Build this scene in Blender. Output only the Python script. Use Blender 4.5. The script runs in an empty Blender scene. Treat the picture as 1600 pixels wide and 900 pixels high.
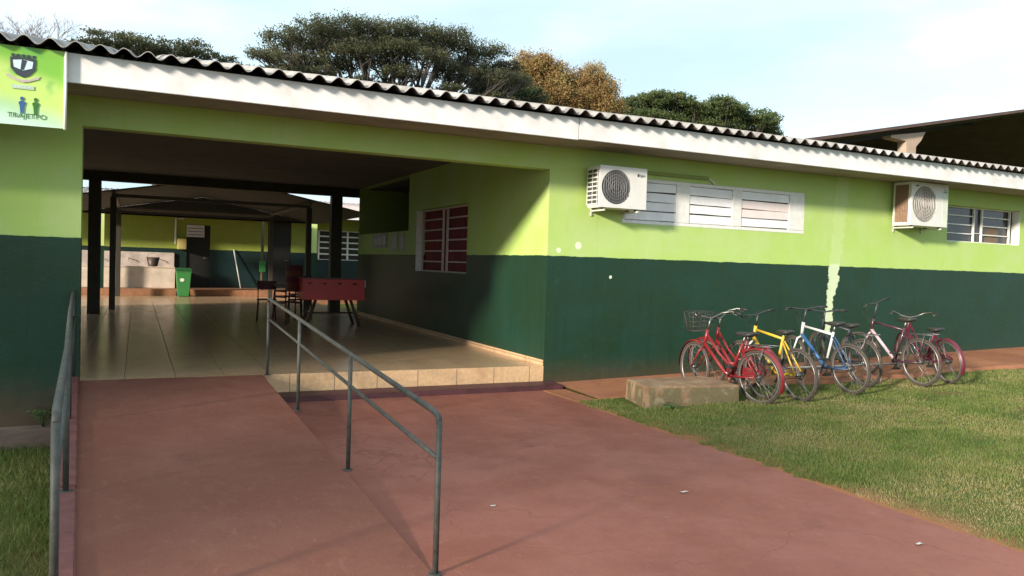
import bpy, bmesh, math, random
import numpy as np
from mathutils import Vector, Matrix, noise
R = math.radians
PI = math.pi
random.seed(7)
S = bpy.context.scene
COL = S.collection

# ------------------------------------------------------------------ camera
cam_d = bpy.data.cameras.new('camera'); cam = bpy.data.objects.new('camera', cam_d); COL.objects.link(cam)
cam_d.sensor_width = 36; cam_d.lens = 27.35; cam_d.clip_start = 0.05; cam_d.clip_end = 2000
_r = Vector((0.90039788, -0.43396509, 0.03095101)); _u = Vector((-0.01491585, 0.04030786, 0.99907597)); _f = Vector((0.43481166, 0.90002754, -0.02982016))
M4 = Matrix(((_r.x, _u.x, -_f.x, -4.9014), (_r.y, _u.y, -_f.y, -9.1011), (_r.z, _u.z, -_f.z, 1.6), (0, 0, 0, 1)))
cam.matrix_world = M4
S.camera = cam
S.render.resolution_x = 1024; S.render.resolution_y = 576

# ------------------------------------------------------------------ light
TO_SUN = Vector((-2.2, -1.0, 0.66)).normalized()
elev = math.asin(TO_SUN.z)
azi = math.atan2(TO_SUN.x, TO_SUN.y)
W = bpy.data.worlds.new('World'); S.world = W; W.use_nodes = True
wn = W.node_tree; bg = wn.nodes['Background']
sky = wn.nodes.new('ShaderNodeTexSky'); sky.sky_type = 'NISHITA'; sky.sun_disc = False
sky.sun_elevation = elev; sky.sun_rotation = azi
sky.air_density = 1.0; sky.dust_density = 2.2; sky.ozone_density = 1.6; sky.altitude = 300
# thin high cloud, brighter and whiter towards some parts of the sky
tcw = wn.nodes.new('ShaderNodeTexCoord'); mpw = wn.nodes.new('ShaderNodeMapping'); mpw.inputs['Scale'].default_value = (1.3, 1.3, 4.5); mpw.inputs['Location'].default_value = (-0.9,1.7,0.3)
nzw = wn.nodes.new('ShaderNodeTexNoise'); nzw.inputs['Scale'].default_value = 1.4; nzw.inputs['Detail'].default_value = 6; nzw.inputs['Roughness'].default_value = .5
rpw = wn.nodes.new('ShaderNodeValToRGB'); rpw.color_ramp.elements[0].position = .36; rpw.color_ramp.elements[1].position = .66
rpw.color_ramp.elements[0].color = (.62, .62, .62, 1); rpw.color_ramp.elements[1].color = (1, 1, 1, 1)
mxw = wn.nodes.new('ShaderNodeMix'); mxw.data_type = 'RGBA'
nz2 = wn.nodes.new('ShaderNodeTexNoise'); nz2.inputs['Scale'].default_value = 2.1; nz2.inputs['Detail'].default_value = 4; wn.links.new(mpw.outputs[0], nz2.inputs['Vector'])
rp2 = wn.nodes.new('ShaderNodeValToRGB'); rp2.color_ramp.elements[0].position = .50; rp2.color_ramp.elements[1].position = .68
rp2.color_ramp.elements[0].color = (.0, .0, .0, 1); rp2.color_ramp.elements[1].color = (1, 1, 1, 1); wn.links.new(nz2.outputs['Fac'], rp2.inputs['Fac'])
mx2 = wn.nodes.new('ShaderNodeMix'); mx2.data_type = 'RGBA'; mx2.inputs[6].default_value = (8.9, 11.6, 12.9, 1); mx2.inputs[7].default_value = (12.4, 12.8, 13.2, 1)
wn.links.new(rp2.outputs[0], mx2.inputs[0]); wn.links.new(mx2.outputs[2], mxw.inputs[7])
wn.links.new(tcw.outputs['Generated'], mpw.inputs['Vector']); wn.links.new(mpw.outputs[0], nzw.inputs['Vector'])
wn.links.new(nzw.outputs['Fac'], rpw.inputs['Fac']); wn.links.new(rpw.outputs['Color'], mxw.inputs[0])
wn.links.new(sky.outputs[0], mxw.inputs[6]); wn.links.new(mxw.outputs[2], bg.inputs['Color'])
bg.inputs['Strength'].default_value = 0.074
sun_d = bpy.data.lights.new('sun', 'SUN'); sun_d.energy = 5.0; sun_d.angle = R(4.5); sun_d.color = (1.0, .89, .75)
sun = bpy.data.objects.new('sun', sun_d); COL.objects.link(sun)
sun.rotation_euler = (-TO_SUN).to_track_quat('-Z', 'Y').to_euler(); sun.location = (-20, -10, 12)
S.view_settings.view_transform = 'Standard'; S.view_settings.look = 'None'
S.view_settings.exposure = 0.63; S.view_settings.gamma = 1.0

# ------------------------------------------------------------------ materials
MATS = {}
def mat(name, col, rough=.7, var=.12, scale=8, metal=0, bump=0, bscale=60, spec=.5, col2=None, thr=None, detail=6, coat=0):
    """base colour modulated by noise; col2 is a second real colour showing in patches"""
    if name in MATS: return MATS[name]
    m = bpy.data.materials.new(name); m.use_nodes = True; nt = m.node_tree; b = nt.nodes['Principled BSDF']
    b.inputs['Roughness'].default_value = rough; b.inputs['Metallic'].default_value = metal
    b.inputs['Specular IOR Level'].default_value = spec
    if coat: b.inputs['Coat Weight'].default_value = coat
    tc = nt.nodes.new('ShaderNodeTexCoord'); n = nt.nodes.new('ShaderNodeTexNoise')
    n.inputs['Scale'].default_value = scale; n.inputs['Detail'].default_value = detail; n.inputs['Roughness'].default_value = .62
    nt.links.new(tc.outputs['Object'], n.inputs['Vector'])
    r = nt.nodes.new('ShaderNodeValToRGB'); nt.links.new(n.outputs['Fac'], r.inputs['Fac'])
    c = Vector(col); c2 = Vector(col2) if col2 else c * (1 + var)
    c1 = c if col2 else c * (1 - var)
    r.color_ramp.elements[0].color = (*c1, 1); r.color_ramp.elements[1].color = (*c2, 1)
    lo, hi = thr or (.3, .7)
    r.color_ramp.elements[0].position = lo; r.color_ramp.elements[1].position = hi
    nt.links.new(r.outputs['Color'], b.inputs['Base Color'])
    if bump:
        n2 = nt.nodes.new('ShaderNodeTexNoise'); n2.inputs['Scale'].default_value = bscale; n2.inputs['Detail'].default_value = 4
        nt.links.new(tc.outputs['Object'], n2.inputs['Vector'])
        bp = nt.nodes.new('ShaderNodeBump'); bp.inputs['Strength'].default_value = bump; bp.inputs['Distance'].default_value = .01
        nt.links.new(n2.outputs['Fac'], bp.inputs['Height']); nt.links.new(bp.outputs[0], b.inputs['Normal'])
    MATS[name] = m
    return m

class NT:
    """small helper for node maths"""
    def __init__(s, m): s.t = m.node_tree; s.n = s.t.nodes; s.l = s.t.links
    def _in(s, node, i, v):
        if isinstance(v, (int, float)): node.inputs[i].default_value = v
        elif isinstance(v, (tuple, list)): node.inputs[i].default_value = v
        else: s.l.new(v, node.inputs[i])
    def math(s, op, a, b=0.0, c=None, clamp=False):
        n = s.n.new('ShaderNodeMath'); n.operation = op; n.use_clamp = clamp; s._in(n, 0, a); s._in(n, 1, b)
        if c is not None: s._in(n, 2, c)
        return n.outputs[0]
    def mix(s, f, a, b):
        n = s.n.new('ShaderNodeMix'); n.data_type = 'RGBA'; s._in(n, 0, f); s._in(n, 6, a); s._in(n, 7, b); return n.outputs[2]
    def noise(s, vec, scale, detail=5, rough=.6, out='Fac'):
        n = s.n.new('ShaderNodeTexNoise'); n.inputs['Scale'].default_value = scale; n.inputs['Detail'].default_value = detail; n.inputs['Roughness'].default_value = rough
        if vec is not None: s.l.new(vec, n.inputs['Vector'])
        return n.outputs[out]
    def smooth(s, v, lo, hi, a=0.0, b=1.0):
        n = s.n.new('ShaderNodeMapRange'); n.interpolation_type = 'SMOOTHSTEP'; s._in(n, 0, v)
        n.inputs[1].default_value = lo; n.inputs[2].default_value = hi; n.inputs[3].default_value = a; n.inputs[4].default_value = b
        return n.outputs[0]
    def pos(s):
        g = s.n.new('ShaderNodeNewGeometry'); x = s.n.new('ShaderNodeSeparateXYZ'); s.l.new(g.outputs['Position'], x.inputs[0]); return g.outputs['Position'], x.outputs
    def scaled(s, vec, sc):
        m = s.n.new('ShaderNodeMapping'); m.inputs['Scale'].default_value = sc; s.l.new(vec, m.inputs['Vector']); return m.outputs[0]
    def bump(s, h, strength, dist=.01):
        b = s.n.new('ShaderNodeBump'); b.inputs['Strength'].default_value = strength; b.inputs['Distance'].default_value = dist; s.l.new(h, b.inputs['Height']); return b.outputs[0]

LIME = (.39, .555, .135, 1)
DARKG = (.0100, .034, .0150, 1)
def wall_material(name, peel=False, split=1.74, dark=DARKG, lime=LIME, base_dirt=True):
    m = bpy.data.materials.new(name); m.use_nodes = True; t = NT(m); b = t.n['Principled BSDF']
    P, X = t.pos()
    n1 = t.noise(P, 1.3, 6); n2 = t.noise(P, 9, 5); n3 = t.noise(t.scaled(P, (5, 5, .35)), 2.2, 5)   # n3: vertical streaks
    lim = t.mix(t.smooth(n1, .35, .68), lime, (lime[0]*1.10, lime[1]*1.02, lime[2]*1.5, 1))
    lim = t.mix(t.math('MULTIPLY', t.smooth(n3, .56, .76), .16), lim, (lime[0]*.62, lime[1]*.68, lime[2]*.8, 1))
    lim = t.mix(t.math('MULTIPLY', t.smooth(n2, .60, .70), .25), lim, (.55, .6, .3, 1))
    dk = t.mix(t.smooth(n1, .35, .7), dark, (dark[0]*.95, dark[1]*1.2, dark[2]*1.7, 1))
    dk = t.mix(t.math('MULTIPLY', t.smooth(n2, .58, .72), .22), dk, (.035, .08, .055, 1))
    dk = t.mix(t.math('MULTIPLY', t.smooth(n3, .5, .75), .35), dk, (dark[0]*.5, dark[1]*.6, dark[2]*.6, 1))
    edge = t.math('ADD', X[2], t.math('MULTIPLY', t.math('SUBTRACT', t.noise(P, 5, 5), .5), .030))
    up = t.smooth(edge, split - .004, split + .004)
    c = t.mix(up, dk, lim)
    if peel:
        wob = t.math('ADD', X[0], t.math('MULTIPLY', t.math('SUBTRACT', t.noise(t.scaled(P, (1, 1, 2.6)), 2.2, 6, .7), .5), .30))
        # width narrows downwards
        d = t.math('ABSOLUTE', t.math('SUBTRACT', wob, t.math('ADD', 5.13, t.math('MULTIPLY', X[2], .09))))
        wdt = t.math('ADD', t.smooth(X[2], 1.1, 1.74, .03, .085), t.math('MULTIPLY', t.noise(P, 5, 3), .10))
        inside = t.smooth(t.math('SUBTRACT', wdt, d), 0, .015)
        zz = t.math('MULTIPLY', t.smooth(X[2], .60, .70), t.smooth(X[2], 1.74, 1.80, 1, .22))
        c = t.mix(t.math('MULTIPLY', inside, t.math('MULTIPLY', zz, .92)), c, (.62, .70, .46, 1))
        for (px, pz, pr) in ((.17, 1.815, .03), (.47, 1.885, .045), (1.0, 1.47, .02)):
            dx = t.math('SUBTRACT', X[0], px); dz = t.math('SUBTRACT', X[2], pz)
            dd = t.math('SQRT', t.math('ADD', t.math('MULTIPLY', dx, dx), t.math('MULTIPLY', dz, dz)))
            dd = t.math('ADD', dd, t.math('MULTIPLY', t.math('SUBTRACT', t.noise(P, 25, 3), .5), .04))
            c = t.mix(t.math('MULTIPLY', t.smooth(dd, pr, pr + .008, 1, 0), .85), c, (.75, .82, .62, 1))
    if base_dirt:   # red soil splashed on the foot of the wall
        h = t.math('ADD', X[2], t.math('MULTIPLY', n2, -.35))
        c = t.mix(t.smooth(h, -.32, .28, .60, 0), c, (.10, .055, .035, 1))
    t.l.new(c, b.inputs['Base Color'])
    t.l.new(t.smooth(up, 0, 1, .42, .62), b.inputs['Roughness'])
    t.l.new(t.bump(t.math('ADD', t.noise(P, 45, 4), t.math('MULTIPLY', t.noise(P, 3, 4), 2.5)), .20, .012), b.inputs['Normal'])
    b.inputs['Specular IOR Level'].default_value = .35
    MATS[name] = m
    return m

def tile_material(name, size=.5, col=(.50, .36, .22), grout=(.20, .13, .09), rough=.16, axis='XY', off=(0, 0), dark_rows=False):
    m = bpy.data.materials.new(name); m.use_nodes = True; t = NT(m); b = t.n['Principled BSDF']
    P, X = t.pos()
    a = X[0] if axis[0] == 'X' else X[1]; c2 = X[1] if axis[1] == 'Y' else X[2]
    u = t.math('DIVIDE', t.math('ADD', a, off[0]), size); v = t.math('DIVIDE', t.math('ADD', c2, off[1]), size)
    fu = t.math('ABSOLUTE', t.math('SUBTRACT', t.math('FRACT', u), .5)); fv = t.math('ABSOLUTE', t.math('SUBTRACT', t.math('FRACT', v), .5))
    g = t.smooth(t.math('MAXIMUM', fu, fv), .5 - .010/size*.5 - .004, .5 - .004)
    wn_ = t.n.new('ShaderNodeTexWhiteNoise'); cmb = t.n.new('ShaderNodeCombineXYZ')
    t.l.new(t.math('FLOOR', u), cmb.inputs[0]); t.l.new(t.math('FLOOR', v), cmb.inputs[1]); t.l.new(cmb.outputs[0], wn_.inputs['Vector'])
    n1 = t.noise(P, 3, 6); n2 = t.noise(P, 22, 5)
    base = t.mix(t.smooth(n2, .3, .7), (*[k*.86 for k in col], 1), (*[k*1.1 for k in col], 1))
    base = t.mix(t.math('MULTIPLY', wn_.outputs['Value'], .22), base, (*[k*.7 for k in col], 1))
    base = t.mix(t.math('MULTIPLY', t.smooth(n1, .48, .72), .4), base, (col[0]*.55, col[1]*.42, col[2]*.34, 1))   # red dust
    c = t.mix(g, base, (*grout, 1))
    t.l.new(c, b.inputs['Base Color'])
    t.l.new(t.math('ADD', t.math('MULTIPLY', n1, .22), t.math('ADD', rough - .08, t.math('MULTIPLY', g, .4))), b.inputs['Roughness'])
    t.l.new(t.bump(t.math('MULTIPLY', g, -1), .5, .003), b.inputs['Normal'])
    MATS[name] = m
    return m

def paving_material(name, c1, c2, dust, bump=.35, cracks=.3):
    m = bpy.data.materials.new(name); m.use_nodes = True; t = NT(m); b = t.n['Principled BSDF']
    P, X = t.pos()
    n1 = t.noise(P, .9, 7, .65); n2 = t.noise(P, 5, 7, .7); n3 = t.noise(P, 60, 4, .7); n4 = t.noise(P, 1.9, 4)
    c = t.mix(t.smooth(n1, .36, .64), (*c1, 1), (*c2, 1))
    c = t.mix(t.math('MULTIPLY', t.smooth(n2, .52, .70), .5), c, (*dust, 1))
    c = t.mix(t.math('MULTIPLY', t.smooth(n4, .56, .70), .25), c, (c1[0]*.62, c1[1]*.62, c1[2]*.68, 1))
    c = t.mix(t.math('MULTIPLY', t.smooth(n3, .60, .72), .5), c, (c1[0]*.5, c1[1]*.5, c1[2]*.5, 1))
    c = t.mix(t.math('MULTIPLY', t.smooth(n3, .27, .36, 1, 0), .5), c, (.36, .26, .22, 1))
    n5 = t.noise(t.scaled(P, (1, .35, 1)), 17, 6, .75); n6 = t.noise(P, 140, 3, .8)
    c = t.mix(t.math('MULTIPLY', t.smooth(n5, .585, .64), .45), c, (c1[0]*1.35, c1[1]*1.75, c1[2]*1.9, 1))
    c = t.mix(t.math('MULTIPLY', t.smooth(n6, .64, .72), .45), c, (.33, .25, .20, 1))
    # hairline cracks
    v = t.n.new('ShaderNodeTexVoronoi'); v.feature = 'DISTANCE_TO_EDGE'; v.inputs['Scale'].default_value = .55
    wv = t.n.new('ShaderNodeVectorMath'); wv.operation = 'ADD'; t.l.new(P, wv.inputs[0])
    nn = t.n.new('ShaderNodeTexNoise'); nn.inputs['Scale'].default_value = 3; nn.inputs['Detail'].default_value = 5; t.l.new(P, nn.inputs['Vector'])
    sc = t.n.new('ShaderNodeVectorMath'); sc.operation = 'SCALE'; sc.inputs['Scale'].default_value = .35; t.l.new(nn.outputs['Color'], sc.inputs[0])
    t.l.new(sc.outputs[0], wv.inputs[1]); t.l.new(wv.outputs[0], v.inputs['Vector'])
    crack = t.math('MULTIPLY', t.smooth(v.outputs['Distance'], .0015, .004, 1, 0), t.smooth(n1, .45, .55))
    c = t.mix(t.math('MULTIPLY', crack, cracks), c, (c1[0]*.35, c1[1]*.3, c1[2]*.3, 1))
    t.l.new(c, b.inputs['Base Color']); t.l.new(t.smooth(n2, .3, .7, .62, .88), b.inputs['Roughness'])
    t.l.new(t.bump(t.math('ADD', n3, t.math('MULTIPLY', n2, 2)), bump, .008), b.inputs['Normal'])
    b.inputs['Specular IOR Level'].default_value = .3
    MATS[name] = m
    return m

def leaf_material(name, cols, trans=.35):
    """foliage; a per-leaf value drives which of the real leaf colours it has"""
    m = bpy.data.materials.new(name); m.use_nodes = True; t = NT(m); b = t.n['Principled BSDF']
    a = t.n.new('ShaderNodeAttribute'); a.attribute_name = 'tint'
    r = t.n.new('ShaderNodeValToRGB')
    els = r.color_ramp.elements
    while len(els) < len(cols): els.new(.5)
    for i, c in enumerate(cols): els[i].position = i/(len(cols)-1); els[i].color = (*c, 1)
    t.l.new(a.outputs['Fac'], r.inputs['Fac']); t.l.new(r.outputs[0], b.inputs['Base Color'])
    b.inputs['Roughness'].default_value = .6; b.inputs['Specular IOR Level'].default_value = .25
    tr = t.n.new('ShaderNodeBsdfTranslucent'); t.l.new(r.outputs[0], tr.inputs['Color'])
    mx = t.n.new('ShaderNodeMixShader'); mx.inputs[0].default_value = trans
    t.l.new(b.outputs[0], mx.inputs[1]); t.l.new(tr.outputs[0], mx.inputs[2]); t.l.new(mx.outputs[0], t.n['Material Output'].inputs['Surface'])
    MATS[name] = m
    return m

M_WALL = wall_material('painted_wall', peel=True)
M_WALL_L = wall_material('painted_wall_plain')
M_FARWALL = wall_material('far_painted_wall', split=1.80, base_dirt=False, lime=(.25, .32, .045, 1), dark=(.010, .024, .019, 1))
M_TILE = tile_material('floor_tile', .5, col=(.56, .38, .23), rough=.19)
M_RISER = tile_material('riser_tile', .515, col=(.62, .40, .22), rough=.35, axis='XZ', off=(.21, .23))
M_SKIRT = tile_material('skirting_tile', .515, col=(.58, .38, .22), rough=.3, axis='YZ', off=(0, .2))
M_PATH = paving_material('maroon_path', (.245, .082, .056), (.300, .112, .082), (.31, .130, .072), cracks=.3)
M_RAMP = paving_material('maroon_ramp', (.185, .066, .044), (.210, .083, .057), (.225, .100, .060), cracks=0)
M_CURB = mat('curb_paint', (.15, .05, .045), .75, .3, 6, bump=.4, bscale=30)
M_STEP = mat('step_paint', (.075, .022, .026), .6, .35, 5, bump=.3, bscale=30)
M_WHITE = mat('white_board', (.80, .80, .82), .6, .1, 3, bump=.15, bscale=20)
M_FASCIA = mat('fascia_paint', (.76, .75, .75), .55, .10, 2.4, thr=(.45, .80), col2=(.55, .52, .48), bump=.2, bscale=12)
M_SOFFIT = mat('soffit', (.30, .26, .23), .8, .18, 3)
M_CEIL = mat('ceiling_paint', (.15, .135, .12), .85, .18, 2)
M_ROOF = mat('fibre_cement', (.20, .185, .17), .9, .35, 3, col2=(.46, .43, .41), bump=.3, bscale=25)
M_CONC = mat('raw_concrete', (.30, .25, .19), .9, .3, 6, bump=.5, bscale=30)
M_STEEL = mat('grey_pipe_paint', (.026, .033, .029), .6, .35, 14, bump=.2, bscale=60, col2=(.075, .072, .062))
M_BLACK = mat('black_rubber', (.018, .018, .018), .65, .2, 20)
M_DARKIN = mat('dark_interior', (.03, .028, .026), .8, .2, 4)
M_WFRAME = mat('window_paint', (.72, .71, .68), .5, .1, 12)
M_GLASSD = mat('dark_glass', (.035, .03, .03), .12, .2, 2)
M_ACW = mat('ac_enamel', (.66, .65, .62), .4, .05, 5)
M_ACG = mat('ac_dark', (.06, .06, .065), .55, .2, 20)
M_CHROME = mat('chrome', (.26, .25, .24), .45, .08, 30, metal=1)
M_ALU = mat('alloy_rim', (.27, .245, .23), .38, .12, 30, metal=.6)
M_BARK = mat('bark', (.050, .042, .036), .9, .3, 4, bump=.5, bscale=8)
M_FINS = mat('condenser_fins', (.26, .165, .115), .6, .3, 40)
M_PILLAR = mat('pillar_paint', (.055, .05, .03), .6, .3, 5)
M_PLASTIC = mat('green_plastic', (.045, .22, .06), .4, .1, 8)
M_PLASTICD = mat('dark_green_plastic', (.02, .10, .03), .4, .1, 8)

# ------------------------------------------------------------------ mesh helpers
class MB:
    def __init__(s): s.v = []; s.f = []; s.sm = []
    def add(s, vs, fs, smooth=False):
        o = len(s.v); s.v += [tuple(v) for v in vs]
        for f in fs: s.f.append(tuple(i + o for i in f)); s.sm.append(smooth)
        return s
    def box(s, x0, x1, y0, y1, z0, z1, M=None):
        if x0 > x1: x0, x1 = x1, x0
        if y0 > y1: y0, y1 = y1, y0
        if z0 > z1: z0, z1 = z1, z0
        vs = [Vector(p) for p in ((x0,y0,z0),(x1,y0,z0),(x1,y1,z0),(x0,y1,z0),(x0,y0,z1),(x1,y0,z1),(x1,y1,z1),(x0,y1,z1))]
        if M is not None: vs = [M @ v for v in vs]
        return s.add(vs, [(0,3,2,1),(4,5,6,7),(0,1,5,4),(1,2,6,5),(2,3,7,6),(3,0,4,7)])
    def quad(s, a, b, c, d): return s.add([a, b, c, d], [(0,1,2,3)])
    def tube(s, pts, rad, n=8, cap=True, closed=False):
        pts = [Vector(p) for p in pts]; k = len(pts)
        if not hasattr(rad, '__len__'): rad = [rad]*k
        prev = None; vs = []
        for i, p in enumerate(pts):
            if closed: d = pts[(i+1) % k] - pts[i-1]
            else: d = pts[min(i+1, k-1)] - pts[max(i-1, 0)]
            d.normalize()
            if prev is None:
                a = Vector((0,0,1)) if abs(d.z) < .9 else Vector((1,0,0))
                prev = d.cross(a).normalized()
            n1 = (prev - d*prev.dot(d)).normalized(); prev = n1; n2 = d.cross(n1)
            for j in range(n):
                t = 2*PI*j/n; vs.append(p + (n1*math.cos(t) + n2*math.sin(t))*rad[i])
        fs = []
        for i in range(k if closed else k-1):
            i2 = (i+1) % k
            for j in range(n): fs.append((i*n+j, i*n+(j+1) % n, i2*n+(j+1) % n, i2*n+j))
        s.add(vs, fs, True)
        if cap and not closed:
            o = len(s.v) - len(vs)
            s.f.append(tuple(o+j for j in reversed(range(n)))); s.sm.append(False)
            s.f.append(tuple(o+(k-1)*n+j for j in range(n))); s.sm.append(False)
        return s
    def disc(s, c, axis, r, th, n=24):
        axis = Vector(axis).normalized(); c = Vector(c)
        return s.tube([c - axis*th/2, c + axis*th/2], r, n)
    def lathe(s, prof, c=(0,0,0), n=20, M=None):
        vs = []
        for r, z in prof:
            for j in range(n):
                t = 2*PI*j/n; v = Vector((c[0]+r*math.cos(t), c[1]+r*math.sin(t), c[2]+z)); vs.append(M @ v if M is not None else v)
        fs = [(i*n+j, i*n+(j+1) % n, (i+1)*n+(j+1) % n, (i+1)*n+j) for i in range(len(prof)-1) for j in range(n)]
        return s.add(vs, fs, True)
    def build(s, name, m, parent=None, bevel=0, loc=None):
        me = bpy.data.meshes.new(name); me.from_pydata(s.v, [], s.f); me.update()
        me.polygons.foreach_set('use_smooth', s.sm)
        bm = bmesh.new(); bm.from_mesh(me)
        bmesh.ops.recalc_face_normals(bm, faces=bm.faces)
        if bevel:
            es = [e for e in bm.edges if len(e.link_faces) == 2 and not (e.link_faces[0].smooth and e.link_faces[1].smooth) and e.calc_face_angle(0) > .9]
            bmesh.ops.bevel(bm, geom=es, offset=bevel, segments=2, affect='EDGES', clamp_overlap=True)
        bm.to_mesh(me); bm.free()
        o = bpy.data.objects.new(name, me); COL.objects.link(o); me.materials.append(m)
        if parent: o.parent = parent
        if loc: o.location = loc
        return o

def tag(o, label=None, cat=None, group=None, kind=None):
    if label: o['label'] = label
    if cat: o['category'] = cat
    if group: o['group'] = group
    if kind: o['kind'] = kind
    return o
def empty(name, loc=(0,0,0), rz=0, label=None, cat=None, group=None):
    o = bpy.data.objects.new(name, None); COL.objects.link(o); o.location = loc; o.rotation_euler = (0,0,rz); o.empty_display_size = .1
    return tag(o, label, cat, group)
def copy_tree(o, parent=None):
    c = o.copy(); COL.objects.link(c)
    if parent: c.parent = parent
    for ch in list(o.children): copy_tree(ch, c)
    return c
def text(name, body, size, m, parent, loc, rot=(PI/2, 0, 0), depth=.001, align='CENTER', sx=1):
    cu = bpy.data.curves.new(name, 'FONT'); cu.body = body; cu.size = size; cu.extrude = depth; cu.align_x = align; cu.align_y = 'CENTER'
    tmp = bpy.data.objects.new(name, cu); COL.objects.link(tmp)
    dg = bpy.context.evaluated_depsgraph_get(); me = bpy.data.meshes.new_from_object(tmp.evaluated_get(dg))
    bpy.data.objects.remove(tmp)
    o = bpy.data.objects.new(name, me); COL.objects.link(o); me.materials.clear(); me.materials.append(m)
    o.parent = parent; o.location = loc; o.rotation_euler = rot; o.scale = (sx, 1, 1)
    return o
def raw_mesh(name, verts, faces_n, nface, m, tint=None, parent=None):
    """numpy verts (N,3), all faces with faces_n corners in order"""
    me = bpy.data.meshes.new(name)
    me.vertices.add(len(verts)); me.vertices.foreach_set('co', verts.astype(np.float32).ravel())
    me.loops.add(nface*faces_n); me.loops.foreach_set('vertex_index', np.arange(nface*faces_n, dtype=np.int32))
    me.polygons.add(nface); me.polygons.foreach_set('loop_start', np.arange(0, nface*faces_n, faces_n, dtype=np.int32))
    me.polygons.foreach_set('loop_total', np.full(nface, faces_n, dtype=np.int32))
    me.update(calc_edges=True)
    if tint is not None:
        a = me.attributes.new('tint', 'FLOAT', 'FACE'); a.data.foreach_set('value', tint.astype(np.float32))
    me.materials.append(m)
    o = bpy.data.objects.new(name, me); COL.objects.link(o)
    if parent: o.parent = parent
    return o

# ------------------------------------------------------------------ ground
XL = -5.42
def gz(x, y):
    if x < -5.0: return -.25
    if x < -.2: return -.12
    return min(.0 + .0255*max(0, x), .30)
rows = []
xs = [-400, -150, -60, -30, -15] + [-12 + .35*i for i in range(19)] + [-5.35, -5.15, -4.2, -3.3, -1.5, -.35, -.2] + [.3*i for i in range(0, 42)] + [14, 18, 30, 60, 150, 400]
ys = [-400, -150, -60, -30, -15] + [-12 + .5*i for i in range(27)] + [4, 10, 25, 60, 150, 400]
g = MB(); vs = []
for y in ys:
    for x in xs:
        h = gz(x, y) + (.018*noise.noise(Vector((x*.9, y*.9, 0))) if (x < -5.6 or x > -.1) and abs(x) < 20 and abs(y) < 16 else 0)
        vs.append((x, y, h))
nx = len(xs)
g.add(vs, [(j*nx+i, j*nx+i+1, (j+1)*nx+i+1, (j+1)*nx+i) for j in range(len(ys)-1) for i in range(nx-1)], True)
ml = bpy.data.materials.new('lawn_soil'); ml.use_nodes = True; t = NT(ml); b = t.n['Principled BSDF']; P, X = t.pos()
c = t.mix(t.smooth(t.noise(P, 1.2, 6), .42, .62), (.070, .10, .022, 1), (.13, .12, .042, 1))
c = t.mix(t.math('MULTIPLY', t.smooth(t.noise(P, 6, 6), .5, .68), .6), c, (.15, .075, .040, 1))
rim = t.math('ADD', X[0], t.math('MULTIPLY', t.math('SUBTRACT', t.noise(P, 4, 5), .5), .5))
c = t.mix(t.math('MULTIPLY', t.smooth(rim, -.15, .22, 1, 0), t.smooth(X[0], -1.5, -1.2)), c, (.26, .12, .06, 1))
t.l.new(c, b.inputs['Base Color']); b.inputs['Roughness'].default_value = .95; b.inputs['Specular IOR Level'].default_value = .1
t.l.new(t.bump(t.noise(P, 40, 5), .6, .02), b.inputs['Normal'])
lawn = tag(g.build('ground', ml), kind='structure')

# path (maroon painted concrete) and ramp
px0, px1 = -3.42, -.20
m_ = MB()
def edge_wobble(y, s): return .028*noise.noise(Vector((y*1.3, s, 0))) + .012*noise.noise(Vector((y*6, s, 3)))
yy = [-.30 - .25*i for i in range(90)]
top = []; 
vs = []
for y in yy:
    xr = px1 + edge_wobble(y, 5) + (-.02*(y+1.4) if y > -6 else .09)*.3
    xl = px0 - .12 if y > -5.55 else -5.25
    vs += [(xl, y, 0), (xr, y, 0), (xr + .03, y, -.09)]
fs = []
for i in range(len(yy)-1):
    a = i*3; fs += [(a, a+1, a+4, a+3), (a+1, a+2, a+5, a+4)]
m_.add(vs, fs)
tag(m_.build('path', M_PATH), kind='structure')

def ramp_z(y): return .272 + .0500*y if y > -5.45 else 0
def redge(y): return -3.60 + .018*(-y)          # right edge
def ledge(y): return -5.42 + .056*(-y)          # left edge
m_ = MB(); n = 24; vs = []
for i in range(n+1):
    y = -.004 - 5.44*i/n; z = ramp_z(y)
    vs += [(ledge(y)-.01, y, -.3), (ledge(y)-.01, y, z), (redge(y)-.006, y, z), (redge(y), y, z-.006), (redge(y), y, -.1)]
m_.add(vs, [(i*5+k, i*5+k+1, (i+1)*5+k+1, (i+1)*5+k) for i in range(n) for k in range(4)])
tag(m_.build('ramp', M_RAMP), kind='structure')
# low upstand along the left side of the ramp, in three weathered lengths
m_ = MB()
for (ya, yb, h) in ((-.01, -1.75, .050), (-1.80, -3.55, .040), (-3.58, -6.5, .035)):
    k = 8; vs = []
    for i in range(k+1):
        y = ya + (yb-ya)*i/k; z = max(ramp_z(y), 0) + h + .004*noise.noise(Vector((y*5, 0, 1))); x1 = ledge(y) + .004*noise.noise(Vector((y*4, 3, 1))); x0 = x1 - .11
        vs += [(x0, y, -.3), (x0, y, z), (x1, y, z), (x1, y, z-.3)]
    m_.add(vs, [(i*4+q, i*4+q+1, (i+1)*4+q+1, (i+1)*4+q) for i in range(k) for q in range(3)] + [(0,1,2,3), (k*4+3, k*4+2, k*4+1, k*4)])
tag(m_.build('ramp_curb', M_CURB, bevel=.008), kind='structure')
# step below the porch edge
m_ = MB(); m_.box(-3.585, .12, -.34, -.002, -.08, .062)
tag(m_.build('step', M_STEP, bevel=.008), kind='structure')

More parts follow.
